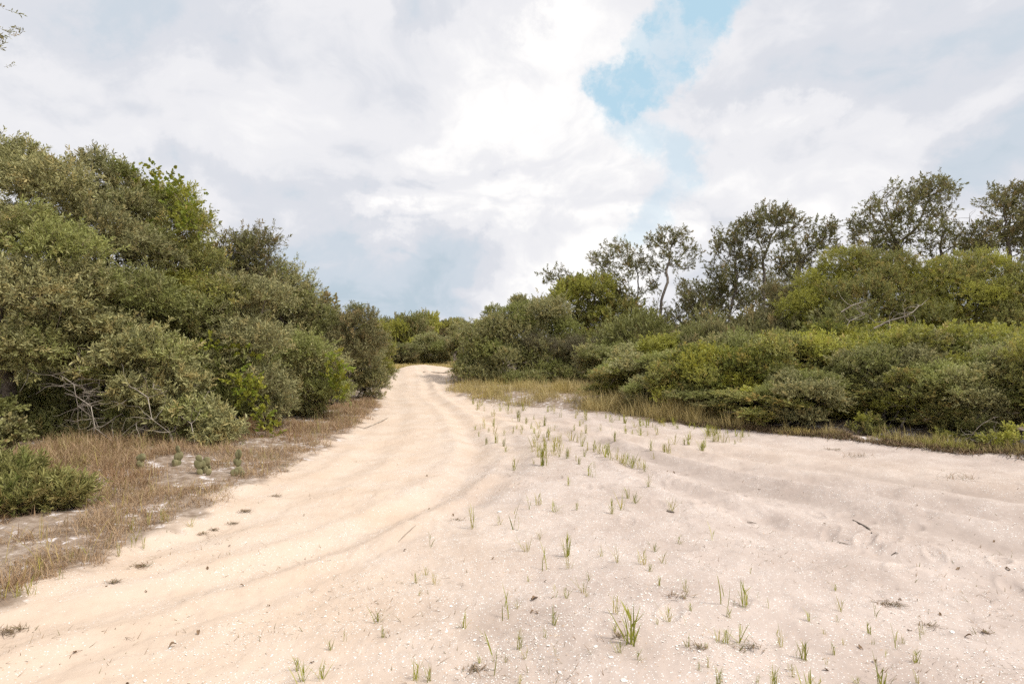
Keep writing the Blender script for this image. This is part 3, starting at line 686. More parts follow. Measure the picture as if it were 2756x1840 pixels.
# prickly pears, palmetto frond
def prickly(px, py, seed, n, label):
    rng = np.random.default_rng(seed); X, Y = on_ground(px, py); mb = MB()
    u_, v_ = np.meshgrid(np.linspace(0, 2*np.pi, 15)[:-1], np.linspace(0, np.pi, 9)); nu, nv = 14, 9
    i_ = np.arange(nv-1)[:, None]*nu; j_ = np.arange(nu)[None]; F_ = np.stack([i_+j_, i_+(j_+1) % nu, i_+nu+(j_+1) % nu, i_+nu+j_], -1).reshape(-1, 4)
    base = []
    for q in range(n):
        b = np.array([rng.normal(0, .035), rng.normal(0, .03), -0.01]) if q < n*.5 or not base else base[rng.integers(0, len(base))]
        a_ = rng.uniform(-.6, .6); yaw = rng.uniform(-.8, .8); r = rng.uniform(.035, .052)
        S_ = np.stack([np.sin(v_)*np.cos(u_)*r, np.sin(v_)*np.sin(u_)*.014, (1-np.cos(v_))*r*1.25], -1).reshape(-1, 3)
        S_[:, 0] *= .75+.35*(S_[:, 2]/(2.5*r))
        R1 = np.array([[math.cos(a_), 0, math.sin(a_)], [0, 1, 0], [-math.sin(a_), 0, math.cos(a_)]]); R2 = np.array([[math.cos(yaw), -math.sin(yaw), 0], [math.sin(yaw), math.cos(yaw), 0], [0, 0, 1]])
        mb.add(S_@R1.T@R2.T + b, F_)
        if q < n*.6: base.append(b + (R2@R1@np.array([0, 0, 2.3*r])))
    o = link('prickly_pear', mb.mesh('prickly_pear', [M['cactus']], True), loc=(X, Y, float(zf(X, Y))-.01)); tagp(o, label, 'cactus', 'prickly pear clumps in the dry grass')
prickly(325, 1072, 1, 10, 'leftmost prickly pear clump at the edge of the shade')
prickly(400, 1066, 2, 9, 'prickly pear clump below the bare hanging twigs')
prickly(472, 1082, 3, 13, 'largest prickly pear clump, round grey green pads, in brown grass')
prickly(545, 1088, 4, 9, 'prickly pear clump closest to the pale sand track')
def frond(px, py, Y, label):
    X = sx(px, Y); z = float(zf(X, Y)); h = sz(py, Y)-z; mb = MB(); rng = np.random.default_rng(9)
    V_, F_ = tube(np.array([[-.12, .1, 0], [-.06, .05, h*.5], [0, 0, h]]), .008, 5); mb.add(V_, F_)
    st = link('palmetto_frond', mb.mesh('palmetto_frond', [M['twig']], True), loc=(X, Y, z)); mb = MB()
    for q in range(15):
        a_ = math.radians(-55 + q*10); L = rng.uniform(.24, .34); d = np.array([math.cos(a_), -.25+rng.normal(0, .08), math.sin(a_)*.9]); s = np.array([-math.sin(a_), 0, math.cos(a_)])*.012
        p0 = np.array([0, 0, h]); k = [p0, p0+d*L*.4, p0+d*L*.8+[0, 0, -.02], p0+d*L+[0, 0, -.06]]; w_q = [.3, 1, .7, .1]
        vv = []
        for a2, b2 in zip(k, w_q): vv += [a2-s*b2, a2+s*b2]
        mb.add(vv, [[0, 1, 3, 2], [2, 3, 5, 4], [4, 5, 7, 6]], (rng.random(), 0, 0))
    link('leaflets', mb.mesh('leaflets', [M['drygrass']]), st)
    tagp(st, 'dead tan fan palm frond at the foot of the left scrub oaks', 'palm frond')
frond(565, 975, 9.95, '')

# ================================================================== the right bank
def measure(r):
    cr_ = [c for c in r.children if c.name.startswith('crown')][0].data; a = np.empty(len(cr_.vertices)*3, np.float32); cr_.vertices.foreach_get('co', a); a = a.reshape(-1, 3)
    EXT[r.name] = (float(np.percentile(np.abs(a[:, 0]), 98))*2, float(np.percentile(a[:, 2], 98.5)))
EXT = {}
def variant(seed, mat, tmpl='round', dens=125, w=2.6, d=2.3, h=1.9, n=15, lift=.02, **kw):
    r = build_plant('scrub_bush', None, None, seed, 0, -30, w, d, h, n, dens, mat, tmpl, z=0, **kw); measure(r); return r
protos = {'o1': variant(101, 'olive', bare=8), 'o2': variant(102, 'olive', bare=4), 'o3': variant(103, 'sage', bare=10), 'o4': variant(104, 'sage', bare=6, n=16),
          'l1': variant(105, 'lime', bare=3, up=.8), 'l2': variant(106, 'lime', bare=2, up=.8, n=16), 'd1': variant(107, 'darkleaf', 'oak', bare=12)}
used = set()
def place(key, px, Y, top_, wpx, rz, label, group, cat='shrub', dx_=1.0):
    p_ = protos[key]; o = p_ if key not in used else copy_tree(p_); used.add(key); top = top_
    X = sx(px, Y); w = wpx*0.43593/FOC*Y; z0 = float(zf(X, Y))-.05; h = sz(top, Y)-z0
    o.location = (X, Y, z0); o.rotation_euler = (random.uniform(-.13, .13), random.uniform(-.16, .16), rz); we, he = EXT[p_.name]; s = w/we; o.scale = (s, s*dx_, h/he)
    tagp(o, label, cat, group); return o
G1, G2, G3 = 'low scrub bushes at the front of the right bank', 'middle row of scrub bushes on the right bank', 'yellow green scrub tops at the back of the right bank'
random.seed(4)
r1 = [(1490, 14.0, 890, 120, 'o3', 'small grey green bush standing in the tan grass, leftmost of the front row'), (1562, 13.0, 868, 150, 'o2', 'rounded bush where the tan grass ends'),
      (1648, 12.0, 880, 160, 'o4', 'grey green bush with yellow grass at its foot'), (1735, 11.3, 866, 170, 'o1', 'dark based bush right of the yellow grass'),
      (1830, 11.2, 872, 175, 'o3', 'grey green bush with thin pale stems showing at its foot'), (1925, 11.1, 868, 185, 'o2', 'front bush above the dry twigs on the sand'),
      (2025, 10.9, 850, 190, 'o4', 'front bush beside the dark hollow in the hedge'), (2120, 10.3, 868, 190, 'o1', 'front bush between the dark hollow and the low creeping growth'),
      (2215, 9.9, 842, 200, 'o3', 'large pale green front bush behind the low creeping growth'), (2310, 9.5, 850, 200, 'o4', 'front bush cut by the right edge of the picture'), (2430, 9.2, 830, 230, 'o2', 'front bush just past the right edge')]
for k, (px, Y, top, w, key, lab) in enumerate(r1): place(key, px+random.uniform(-25, 25), Y+random.uniform(-.1, .6), top+random.uniform(-62, 36), w*random.uniform(.95, 1.3), random.uniform(0, 6.28), lab, G1)
r2 = [(1450, 16.0, 812, 170, 'o1', 'second row bush at the back of the tan grass'), (1535, 14.8, 790, 180, 'o4', 'second row bush above the rounded bush where the grass ends'), (1620, 13.6, 785, 180, 'l1', 'bright yellow green bush in the middle of the hedge, below the brownish dome'),
      (1710, 13.1, 806, 170, 'l2', 'yellow green bush right of the brightest one, second row'), (1805, 12.8, 798, 175, 'o2', 'second row bush below the lime tops, left of the dark hollow'), (1905, 12.6, 795, 185, 'o3', 'second row bush directly left of the dark hollow'),
      (2010, 12.4, 800, 190, 'o1', 'second row bush whose shade makes the dark hollow'), (2110, 12, 786, 200, 'o2', 'second row bush under the dead silvery branches'), (2210, 11.6, 782, 200, 'o4', 'second row bush behind the large pale green one'),
      (2310, 11.2, 796, 200, 'o1', 'second row bush at the right edge of the picture'), (2430, 11, 780, 220, 'o3', 'second row bush past the right edge')]
for k, (px, Y, top, w, key, lab) in enumerate(r2): place(key, px, Y, top+random.uniform(-38, 24), w*random.uniform(.95, 1.3), random.uniform(0, 6.28), lab, G2)
r3 = [(1622, 16.2, 750, 110, 'd1', 'brownish dome shaped bush rising in the gap below the tall trunks'), (1745, 15.8, 768, 150, 'l2', 'leftmost lime topped bush of the back row'), (1835, 15.5, 760, 160, 'l1', 'second lime topped bush of the back row, below the forked trunk'),
      (1935, 15.2, 742, 170, 'l2', 'highest lime topped bush, below the big domed oak'), (2035, 15.2, 748, 170, 'l1', 'lime topped bush with the dead silvery branches above it'), (2135, 15, 742, 180, 'l2', 'lime topped bush right of the dead silvery branches'),
      (2235, 14.7, 748, 180, 'l1', 'lime topped bush with a reddish tinge, second from the right edge'), (2325, 14.4, 762, 160, 'l2', 'lime topped bush at the right edge'), (2430, 14.2, 750, 200, 'l1', 'lime topped bush past the right edge')]
for k, (px, Y, top, w, key, lab) in enumerate(r3): place(key, px, Y, top+random.uniform(-12, 12), w*random.uniform(1.0, 1.3), random.uniform(0, 6.28), lab, G3)
for k, (px, Y, top, w, key, lab) in enumerate([(1475, 18.5, 792, 190, 'o3', 'bush joining the hedge to the shadowy scrub oak, below the slender trunk'), (1410, 21, 800, 190, 'o4', 'bush joining the hedge to the shadowy scrub oak, nearer the track'), (1545, 17.2, 772, 180, 'o1', 'bush just left of the brownish dome, at the back'),
        (1690, 14.9, 772, 170, 'o4', 'grey green bush right of the brownish dome'), (1785, 12.0, 835, 150, 'd1', 'brownish twiggy bush in the middle of the hedge front'), (1980, 11.9, 826, 140, 'd1', 'brownish twiggy bush beside the dark hollow'),
        (2170, 11.1, 820, 160, 'o2', 'olive bush bulging out of the hedge front'), (2290, 12.0, 800, 150, 'd1', 'brownish twiggy bush high in the hedge near the right edge')]):
    place(key, px, Y, top, w, random.uniform(0, 6.28), lab, G2)
def grow(items, k, dz): return [(i[0], i[1]-dz, i[2], i[3]*k)+tuple(i[4:]) for i in items]
def rightp(name, label, seed, bx, Y, items, **kw):
    X = sx(bx, Y); a = dict(dens=60, mat='olive', tmpl='oak_far', bare=0, inner=.22); a.update(kw)
    return build_plant(name, label, 'oak' if 'oak' in name else 'shrub', seed, X, Y, 3, 3, 4, 10, lobes=LB(X, Y, items), group='taller scrub oaks behind the right hedge', **a)
rightp('scrub_oak', 'big domed scrub oak with a yellowish top behind the lime hedge', 41, 1965, 19.0, [(1885, 665, 0, 66), (1945, 625, 0, 62), (2010, 615, 0, 62), (2070, 640, 0, 60), (1850, 725, -.3, 64), (1950, 710, -.9, 84), (2050, 715, -.6, 76), (1905, 745, -.5, 60), (2020, 640, -.6, 50)], dens=100, bare=10, tmpl='oak')
rightp('scrub_oak', 'broad scrub oak right of the big dome, below the tallest tree', 42, 2215, 18.4, [(2140, 665, 0, 60), (2195, 632, 0, 62), (2255, 630, 0, 58), (2190, 720, -.5, 76), (2275, 710, -.3, 70), (2120, 730, 0, 50), (2240, 680, -.6, 60)], dens=100, bare=8, tmpl='oak')
rightp('scrub_oak', 'dense scrub oak at the right edge under the last tall tree', 43, 2350, 17.4, [(2320, 670, 0, 55), (2380, 660, 0, 70), (2340, 740, -.4, 60), (2420, 740, -.3, 80), (2450, 640, 0, 70)], dens=100, tmpl='oak')
rightp('scrub_oak', 'twiggy grey brown scrub oak left of the big dome', 44, 1770, 20.5, [(1775, 715, 0, 52), (1815, 675, 0, 38), (1740, 755, -.2, 46), (1810, 750, -.2, 46), (1770, 670, .3, 26)], mat='darkleaf', dens=85, bare=16, tmpl='oak')
rightp('scrub_oak', 'dark scrub oak nearest the track on the right side', 45, 1110, 26, grow([(1108, 792, 0, 46), (1150, 765, 0, 46), (1085, 835, -.4, 36), (1130, 842, -.9, 40), (1175, 830, -1, 42), (1130, 726, .3, 15), (1070, 770, 1, 26), (1070, 868, -1, 26), (1115, 872, -1.3, 30), (1165, 878, -1.5, 32)], 1.22, 8), mat='sage', dens=125, bare=12, sc_=(.4, .9))
rightp('scrub_oak', 'rounded grey green scrub oak second from the track on the right', 46, 1225, 26, grow([(1195, 735, 0, 42), (1245, 728, 0, 46), (1215, 790, -.6, 50), (1230, 845, -1, 36), (1270, 760, 0, 42), (1190, 700, .4, 14), (1215, 878, -1.6, 32), (1265, 866, -1.4, 34)], 1.22, 8), mat='sage', dens=125, bare=14, sc_=(.4, .9))
rightp('scrub_oak', 'green leafy scrub oak below the leftmost skyline tree', 47, 1350, 28, grow([(1315, 690, 0, 38), (1360, 680, 0, 40), (1340, 740, -.3, 50), (1400, 730, 0, 42), (1420, 790, -.5, 46), (1350, 800, -.8, 46)], 1.22, 8), dens=62)
rightp('scrub_oak', 'shadowy scrub oak at the back of the tan grass', 48, 1370, 25.5, grow([(1300, 840, 0, 36), (1360, 850, 0, 34), (1420, 840, 0, 38), (1470, 815, 0, 38), (1300, 880, -.6, 30), (1350, 882, -.6, 30), (1405, 880, -.4, 32), (1455, 870, -.2, 32), (1400, 800, .3, 36), (1500, 800, .5, 36)], 1.22, 8), dens=66, mat='darkleaf')
rightp('lichened_shrub', 'leafless looking pale grey lichened shrub, left of the pair', 49, 1240, 25.0, [(1225, 790, 0, 28, .7), (1262, 795, 0, 26, .7)], mat='moss', tmpl='fine', dens=230, bare=26, inner=.4)
rightp('lichened_shrub', 'pale grey lichened shrub, right of the pair', 50, 1340, 24.5, [(1320, 795, 0, 26, .7), (1362, 800, 0, 24, .7)], mat='moss', tmpl='fine', dens=230, bare=26, inner=.4)

TG = 'open crowned trees on the skyline'
def sky_tree(label, seed, bx, Y, items, **kw):
    X = sx(bx, Y); z0 = float(zf(X, Y))-.05; L = [l[:3]+tuple(q*1.2 for q in l[3:]) for l in LB(X, Y, items, z0)]; h = max(l[2]+l[5] for l in L)
    a = dict(mat='darkleaf', natt=740, dens=1.9, trunk_r=.065, z=z0); a.update(kw)
    return open_tree('skyline_oak', label, seed, X, Y, h, L, group=TG, **a)
sky_tree('leftmost skyline tree, small with a bare twiggy top', 61, 1312, 29, [(1285, 628, 0, 20), (1262, 640, 0, 14), (1318, 645, 0, 20), (1335, 672, 0, 26), (1300, 670, 0, 22)], bare=.22, natt=300, trunk_r=.06)
sky_tree('wide skyline tree with dead bare limbs stretching left', 62, 1462, 28.5, [(1385, 595, 0, 26), (1425, 580, 0, 26), (1455, 600, 0, 30), (1385, 640, 0, 22), (1478, 620, 0, 22), (1432, 670, 0, 26), (1490, 660, 0, 20), (1455, 700, 0, 26)], bare=.22, natt=560)
sky_tree('slender skyline tree with a pale forked trunk against bright cloud', 63, 1503, 28.0, [(1518, 548, 0, 24), (1550, 548, 0, 26), (1592, 565, 0, 15), (1500, 580, 0, 18), (1535, 590, 0, 20), (1578, 612, 0, 14), (1512, 620, 0, 14)], bare=.12, natt=420, crook=.2)
sky_tree('short dark skyline tree between the slender one and the taller ones', 64, 1568, 28.0, [(1585, 690, 0, 28), (1630, 675, 0, 30), (1650, 700, 0, 26), (1560, 725, 0, 24), (1610, 730, 0, 30)], dens=1.9, bare=.1, trunk_r=.08)
sky_tree('narrow upright skyline tree left of the flat topped one', 65, 1688, 27.5, [(1665, 575, 0, 30), (1688, 545, 0, 32), (1650, 620, 0, 28), (1700, 605, 0, 32), (1680, 660, 0, 30), (1708, 690, 0, 24)], dens=1.9, bare=.1, natt=620)
sky_tree('flat topped skyline tree spreading over its narrow neighbour', 66, 1742, 27.0, [(1735, 512, 0, 26, .6), (1780, 498, 0, 34, .6), (1825, 508, 0, 22, .6), (1755, 545, 0, 26), (1800, 535, 0, 22), (1740, 590, 0, 22)], bare=.12, dens=2.0)
sky_tree('skyline tree with a thick dark forked trunk leaning right', 67, 1835, 24.0, [(1820, 595, 0, 28), (1860, 565, 0, 26), (1895, 530, 0, 26), (1900, 560, 0, 20), (1800, 612, 0, 24), (1850, 600, 0, 24)], dens=1.9, bare=.08, trunk_r=.11)
sky_tree('tallest skyline tree with a broad wind swept crown', 68, 2085, 24.0, [(1998, 510, 0, 40), (2045, 465, 0, 42), (2100, 430, 0, 26), (2150, 435, 0, 32), (2190, 448, 0, 18), (2095, 490, 0, 42), (2030, 545, 0, 40), (2150, 490, 0, 26), (2080, 545, 0, 32)], natt=860, dens=1.8, bare=.1, trunk_r=.12)
sky_tree('small skyline tree tucked under the right side of the tallest crown', 69, 2170, 23.0, [(2150, 530, 0, 26), (2185, 515, 0, 22), (2195, 560, 0, 24), (2140, 570, 0, 22)], dens=1.2, bare=.12)
sky_tree('skyline tree at the right edge with a feathery left side', 70, 2290, 22.0, [(2245, 505, 0, 30), (2285, 480, 0, 30), (2335, 455, 0, 40), (2255, 555, 0, 40), (2320, 530, 0, 45), (2370, 500, 0, 50), (2350, 590, 0, 45)], natt=820, dens=1.8, bare=.12, trunk_r=.11)
sky_tree('skyline tree mostly past the right edge', 71, 2440, 22.5, [(2420, 440, 0, 60), (2480, 470, 0, 60), (2430, 540, 0, 60)], natt=700, dens=2.2, bare=.12, trunk_r=.11)
for k, (bx, top) in enumerate([(1640, 690), (1725, 680), (1530, 705), (1480, 735), (1850, 640), (1765, 630), (1600, 660), (2000, 540), (2230, 560)]):
    sky_tree('stunted dark tree beneath the skyline crowns, ' + ['left of the narrow upright tree', 'right of the narrow upright tree', 'behind the slender trunk', 'left of the slender trunk', 'under the leaning crown', 'under the flat topped crown', 'right of the slender trunk', 'at the left foot of the tallest tree', 'between the tallest tree and the edge tree'][k], 72+k, bx, 31, [(bx-20, top, 0, 26), (bx+20, top+10, 0, 28), (bx, top+38, 0, 32), (bx+26, top+48, 0, 24)], natt=200, dens=1.4, trunk_r=.08)

# dead silvery branches poking out of the hedge
def dead(label, seed, pts, Y, r=.022, nsub=9, group='dead silvery branches in the right hedge', name='dead_branch'):
    rng = np.random.default_rng(seed); W = np.array([[sx(a, Y+c), Y+c, sz(b, Y+c)] for a, b, c in pts]); o = W[0].copy(); mb = MB()
    V_, F_ = tube(W-o, np.linspace(r, r*.4, len(W)), 6); mb.add(V_, F_)
    for _ in range(nsub):
        q = rng.integers(1, len(W)); e = rng.normal(0, 1, 3); e[2] = e[2]*.6+.1; e /= np.linalg.norm(e); pp = [W[q]-o]
        for _q in range(6): e = e+rng.normal(0, .35, 3); e /= np.linalg.norm(e); pp.append(pp[-1]+e*rng.uniform(.05, .12))
        V_, F_ = tube(np.array(pp), np.linspace(r*.45, r*.12, 7), 4); mb.add(V_, F_)
    ob = link(name, mb.mesh(name, [M['dead']], True), loc=tuple(o)); tagp(ob, label, 'branch', group)
dead('forked silvery branch lying over the lime hedge, largest of the three', 81, [(2005, 752, 0), (2040, 735, 0), (2075, 725, -.1), (2095, 715, -.1), (2110, 700, 0)], 14.2, .018, 16)
dead('thin silvery branch below the big dome, upper one', 82, [(1930, 715, 0), (1955, 700, 0), (1985, 690, 0), (1975, 705, 0)], 15.5, .02, 6)
dead('thin silvery branch below the big dome, lower one', 83, [(1940, 755, 0), (1950, 735, 0), (1985, 720, 0)], 15.0, .02, 6)
for k, (px, py, Y) in enumerate([(160, 880, 8.9), (200, 930, 8.7), (430, 970, 8.9), (330, 910, 8.7)]):
    dead('bare grey branch hanging into the dark shade at the left, ' + ['nearest the left edge', 'arching over the shade', 'before the low oak leaves', 'longest one'][k], 90+k,
         [(px-50, py-30, .4), (px-20, py-20, .1), (px+10, py, 0), (px+20, py+50, -.1), (px+60, py+80, 0), (px+75, py+120, .1)], Y, .008, 16, 'bare branches in the left shade')

# ================================================================== far end of the track
protos['f1'] = build_plant('distant_tree', None, None, 201, 0, -40, 2.5, 2.3, 1.9, 11, 55, 'olive', 'oak_far', z=0, inner=.2); measure(bpy.data.objects['distant_tree'])
protos['f2'] = build_plant('distant_tree', None, None, 202, 0, -40, 2.5, 2.3, 1.9, 13, 55, 'darkleaf', 'oak_far', z=0, inner=.2); measure(protos['f2'])
FG = 'trees beyond the sand rise'
for k, (px, Y, top, w, key, rz, lab) in enumerate([(908, 56, 738, 66, 'f1', .3, 'tree just right of the left bank, beyond the sand rise'), (948, 58, 724, 74, 'f2', 1.3, 'highest dark tree beyond the sand rise'),
        (985, 62, 718, 62, 'f1', 2.4, 'pointed tree in the middle beyond the sand rise'), (925, 50, 790, 70, 'f2', 3.1, 'low dark bush at the left end of the far dry grass'), (965, 54, 775, 60, 'f1', 4.2, 'far bush below the highest dark tree'),
        (1062, 50, 764, 60, 'f2', 5.2, 'far brownish bush touching the right bank'), (1098, 58, 738, 60, 'f1', .9, 'far tree half hidden by the right bank'), (885, 64, 735, 60, 'f2', 2.0, 'far tree mostly hidden by the left bank'),
        (1020, 80, 740, 60, 'f2', 3.9, 'pale far tree left of the umbrella shaped one')]):
    place(key, px, Y, top, w*1.15, rz, lab, FG, 'tree')
place('o3', 992, 52, 768, 100, 1.9, 'wide tan and olive bush standing right behind the sand rise', FG, 'bush')
XF = sx(1042, 78)
build_plant('umbrella_tree', 'round umbrella shaped dark tree on the far skyline', 'tree', 203, XF, 78, 3, 3, 4, 8, 12, 'olive', 'far', lobes=LB(XF, 78, [(1015, 748, 0, 16, .6), (1042, 738, 0, 20, .6), (1070, 746, 0, 18, .6), (1030, 742, 1, 16, .6), (1056, 740, -1, 17, .6)]), group=FG, low=-.2, trunk_r=.3, sc_=(.6, .9))
# woods closing the view: too dense and far to count
rng = np.random.default_rng(300); P, N, B = [], [], []
for q in range(330):
    th = math.radians(rng.uniform(-62, 62)) if q < 260 else math.radians(rng.uniform(62, 298)); r0 = rng.uniform(95, 150); X, Y = r0*math.sin(th), r0*math.cos(th)
    R_ = rng.uniform(2.2, 3.6); hh = rng.uniform(2.2, 4.4)
    p_, n_, b_ = shell_points(rng, np.array([[X, Y, hh*.5]]), np.array([[R_, R_, hh*.62]]), 2.3, .1, sub=False); P.append(p_); N.append(n_); B.append(b_)
P, N, B = map(np.concatenate, (P, N, B)); V_, F_, mi, T_ = scatter(TM['far'], P, N*.8+[0, 0, .4], rng.uniform(1.6, 2.6, len(P)), rng, B)
o = link('woods', make_mesh('woods', V_, F_, mi, T_, [M['darkleaf'], M['twig']])); tagp(o, 'distant belt of low dark scrub woods along the horizon', 'woods', kind='stuff')
# undergrowth behind the first oaks so the banks have depth
rng = np.random.default_rng(301); P, N, B = [], [], []
for q in range(120):
    if q < 75: Y = rng.uniform(14, 34); X = float(left_edge(Y)) - rng.uniform(3.2, 14); hh = rng.uniform(2.0, 3.4)
    else: Y = rng.uniform(17, 32); X = float(right_edge(Y)) + rng.uniform(7, 20); hh = rng.uniform(1.6, 2.4)
    R_ = rng.uniform(1.0, 1.7)
    p_, n_, b_ = shell_points(rng, np.array([[X, Y, hh*.5]]), np.array([[R_, R_, hh*.62]]), 20, .15, sub=False); P.append(p_); N.append(n_); B.append(b_)
P, N, B = map(np.concatenate, (P, N, B)); V_, F_, mi, T_ = scatter(TM['oak_far'], P, N*.8+[0, 0, .4], rng.uniform(1.3, 2.0, len(P)), rng, B)
o = link('undergrowth', make_mesh('undergrowth', V_, F_, mi, T_, [M['darkleaf'], M['twig']])); tagp(o, 'dark tangled undergrowth filling the banks behind the first oaks', 'undergrowth', kind='stuff')
protoD = [protos[k] for k in protos if k not in used]
for p_ in protoD:
    for c_ in list(p_.children): bpy.data.objects.remove(c_)
    bpy.data.objects.remove(p_)

# ================================================================== grasses
def blades(P, H, W, az_, lean, curl, rng, segs=3, tint=None):
    N = len(P); t = np.linspace(0, 1, segs+1)
    d = np.stack([np.cos(az_), np.sin(az_), 0*az_], -1); s = np.stack([-np.sin(az_ + rng.normal(0, .5, N)), np.cos(az_), 0*az_], -1)
    out = lean[:, None]*t + curl[:, None]*t**2; z = t[None]*(1-0.25*np.abs(curl[:, None])*t) - np.clip(curl[:, None]-.5, 0, 9)*t**3*.8
    ctr = P[:, None] + H[:, None, None]*(out[..., None]*d[:, None] + z[..., None]*np.array([0, 0, 1.]))
    w = W[:, None]*np.array([.7, 1, .7, .05] if segs == 3 else np.interp(t, [0, .3, .7, 1], [.7, 1, .75, .05]))
    V_ = np.stack([ctr-s[:, None]*w[..., None], ctr+s[:, None]*w[..., None]], 2).reshape(N, -1, 3); m_ = V_.shape[1]
    f = np.array([[2*k, 2*k+1, 2*k+3, 2*k+2] for k in range(segs)]); F_ = (f[None] + (np.arange(N)*m_)[:, None, None]).reshape(-1, 4)
    if tint is None: tint = rng.random((N, 3))
    return V_.reshape(-1, 3), F_, np.repeat(tint, m_, 0)
def field(name, label, cat, mats, seed, xs, ys, H, W, lean, curl, tint=None, segs=3):
    rng = np.random.default_rng(seed); P = np.stack([xs, ys, zf(xs, ys)-.004], -1); N = len(P)
    V_, F_, T_ = blades(P, H, W, rng.uniform(0, 6.28, N), lean, curl, rng, segs, tint)
    o = link(name, make_mesh(name, V_, F_, None, T_, mats)); tagp(o, label, cat, kind='stuff')
rng = np.random.default_rng(400)
# left verge: matted brown grass, thinning in patches of white sand
def verge_pts(n, y0, y1, wmax):
    y = y0*(y1/y0)**rng.random(n); e = rng.random(n)**.8*wmax(y); x = left_edge(y) - e + (fbm(y*3.1, y*0, 61, 3)-.5)*.5
    cover = fbm(x*1.3, y*1.3, 91, 4) + .25*sstep(e, .9, .1) + .38*sstep(e, 1.5, 2.6)
    keep = (cover > .50 + rng.normal(0, .06, n)) & (x > sx(-120, y)); return x[keep], y[keep], e[keep]
x, y, e = verge_pts(120000, 2.9, 17, lambda y: np.interp(y, [2.5, 5, 9, 12, 17], [2.2, 3.6, 4.2, 2.4, 1.2]))
n = len(x); H = rng.uniform(.03, .13, n)*(.5+1.1*sstep(fbm(x*3, y*3, 89, 3), .3, .7))*(.8+.5*sstep(e, 1, 3))*(1+.03*y); sp = fbm(x*.9, y*.9, 95, 3)
ti = np.stack([rng.random(n), np.clip(rng.random(n)*.75 + sstep(e, 1.2, 3)*.25, 0, 1), np.clip(sp*1.1-.1+rng.normal(0, .1, n), 0, 1)], -1)
field('dry_grass', 'matted brown dry grass along the left verge with patches of white sand', 'dry grass', [M['drygrass']], 401, x, y, H, rng.uniform(.0012, .0022, n)*(1+.05*y), rng.normal(.5, .35, n), rng.normal(.5, .5, n), ti)
x, y, e = verge_pts(2600, 3.2, 16, lambda y: np.interp(y, [2.5, 5, 9, 12, 17], [2.0, 3.0, 4.0, 2.4, 1.2])); n = len(x)
field('weeds', 'taller olive grass stalks standing in the dry grass of the left verge', 'weeds', [M['tangrass']], 402, x, y, rng.uniform(.10, .30, n), rng.uniform(.0015, .003, n), rng.normal(.2, .2, n), rng.normal(.3, .3, n), segs=4)
# right meadow
n = 90000; y = 8.2*(34/8.2)**rng.random(n); wd = np.interp(y, [8, 9.8, 10.6, 12, 14, 17, 20, 25, 30, 34], [.6, .3, .5, 1.0, 2.6, 5.0, 6.5, 8.4, 7, 5]); e = rng.random(n)**1.0*wd
x = right_edge(y) + e + (fbm(y*2, y*0, 62, 3)-.5)*.6; cov = fbm(x*.8, y*.8, 97, 3)
keep = rng.random(n) < (.25+.9*sstep(e, 0, .8))*sstep(cov, .28, .42)*np.interp(y, [9.8, 12], [.3, 1]); x, y, e = x[keep], y[keep], e[keep]; n = len(x); hue = fbm(x*.45, y*.45, 98, 3)
ti = np.stack([rng.random(n), np.clip(rng.random(n)*.6+(hue-.5)*1.8, 0, 1), np.clip(sstep(cov[keep], .5, .62)*.8+rng.normal(0, .1, n), 0, 1)], -1)
field('meadow_grass', 'tan and green meadow grass between the sand and the right bank', 'grass', [M['tangrass']], 403, x, y, rng.uniform(.10, .46, n)**1.0*(.55+1.1*sstep(fbm(x*1.9, y*1.9, 88, 3), .35, .7))*(1+.5*(rng.random(n) < .04))*np.interp(y, [9, 13, 17, 21], [.4, .9, .85, .62]), rng.uniform(.0025, .005, n)*(y/14)**.6, rng.normal(.15, .2, n), rng.normal(.25, .3, n), ti)
n = 26000; y = rng.uniform(38, 66, n); x = rng.uniform(sx(860, 1)*y, sx(1120, 1)*y)
field('far_grass', 'golden dry grass beyond the sand rise', 'grass', [M['tangrass']], 404, x, y, rng.uniform(.25, .6, n), rng.uniform(.015, .03, n), rng.normal(.15, .2, n), rng.normal(.2, .3, n), np.stack([rng.random(n)*.6+.4, rng.random(n)*.5, rng.random(n)], -1))
# creeping growth and leaf litter in front of the right hedge
n = 16000; y = rng.uniform(8.0, 12.2, n); x = right_edge(y) + rng.uniform(-.12, .95, n)*np.interp(y, [8, 9, 12.2], [1.3, 1.2, .7]); keep = fbm(x*1.6, y*1.6, 99, 3) > .38+rng.normal(0, .05, n); x, y = x[keep], y[keep]; n = len(x)
field('leaf_litter', 'brown leaf litter and low creeping stems at the foot of the right hedge', 'leaf litter', [M['litter']], 405, x, y, rng.uniform(.03, .10, n), rng.uniform(.003, .008, n), rng.normal(1.0, .5, n), rng.normal(.6, .5, n))
rng = np.random.default_rng(77); X0 = sx(2240, 9.4)
for k, (px, Y, w, lab) in enumerate([(2215, 9.35, 1.0, 'low creeping shrub on the sand edge, left of two'), (2335, 8.75, .95, 'low creeping shrub on the sand edge at the right border'), (1985, 10.35, .6, 'small creeping clump at the foot of the hedge hollow')]):
    build_plant('creeping_shrub', lab, 'shrub', 500+k, sx(px, Y), Y, w*1.3, w*.8, .34, 9, 330, 'olive', 'round', flat=.5, bare=8, up=.6, sc_=(.6, .9), group='low creeping shrubs')
rng = np.random.default_rng(410)

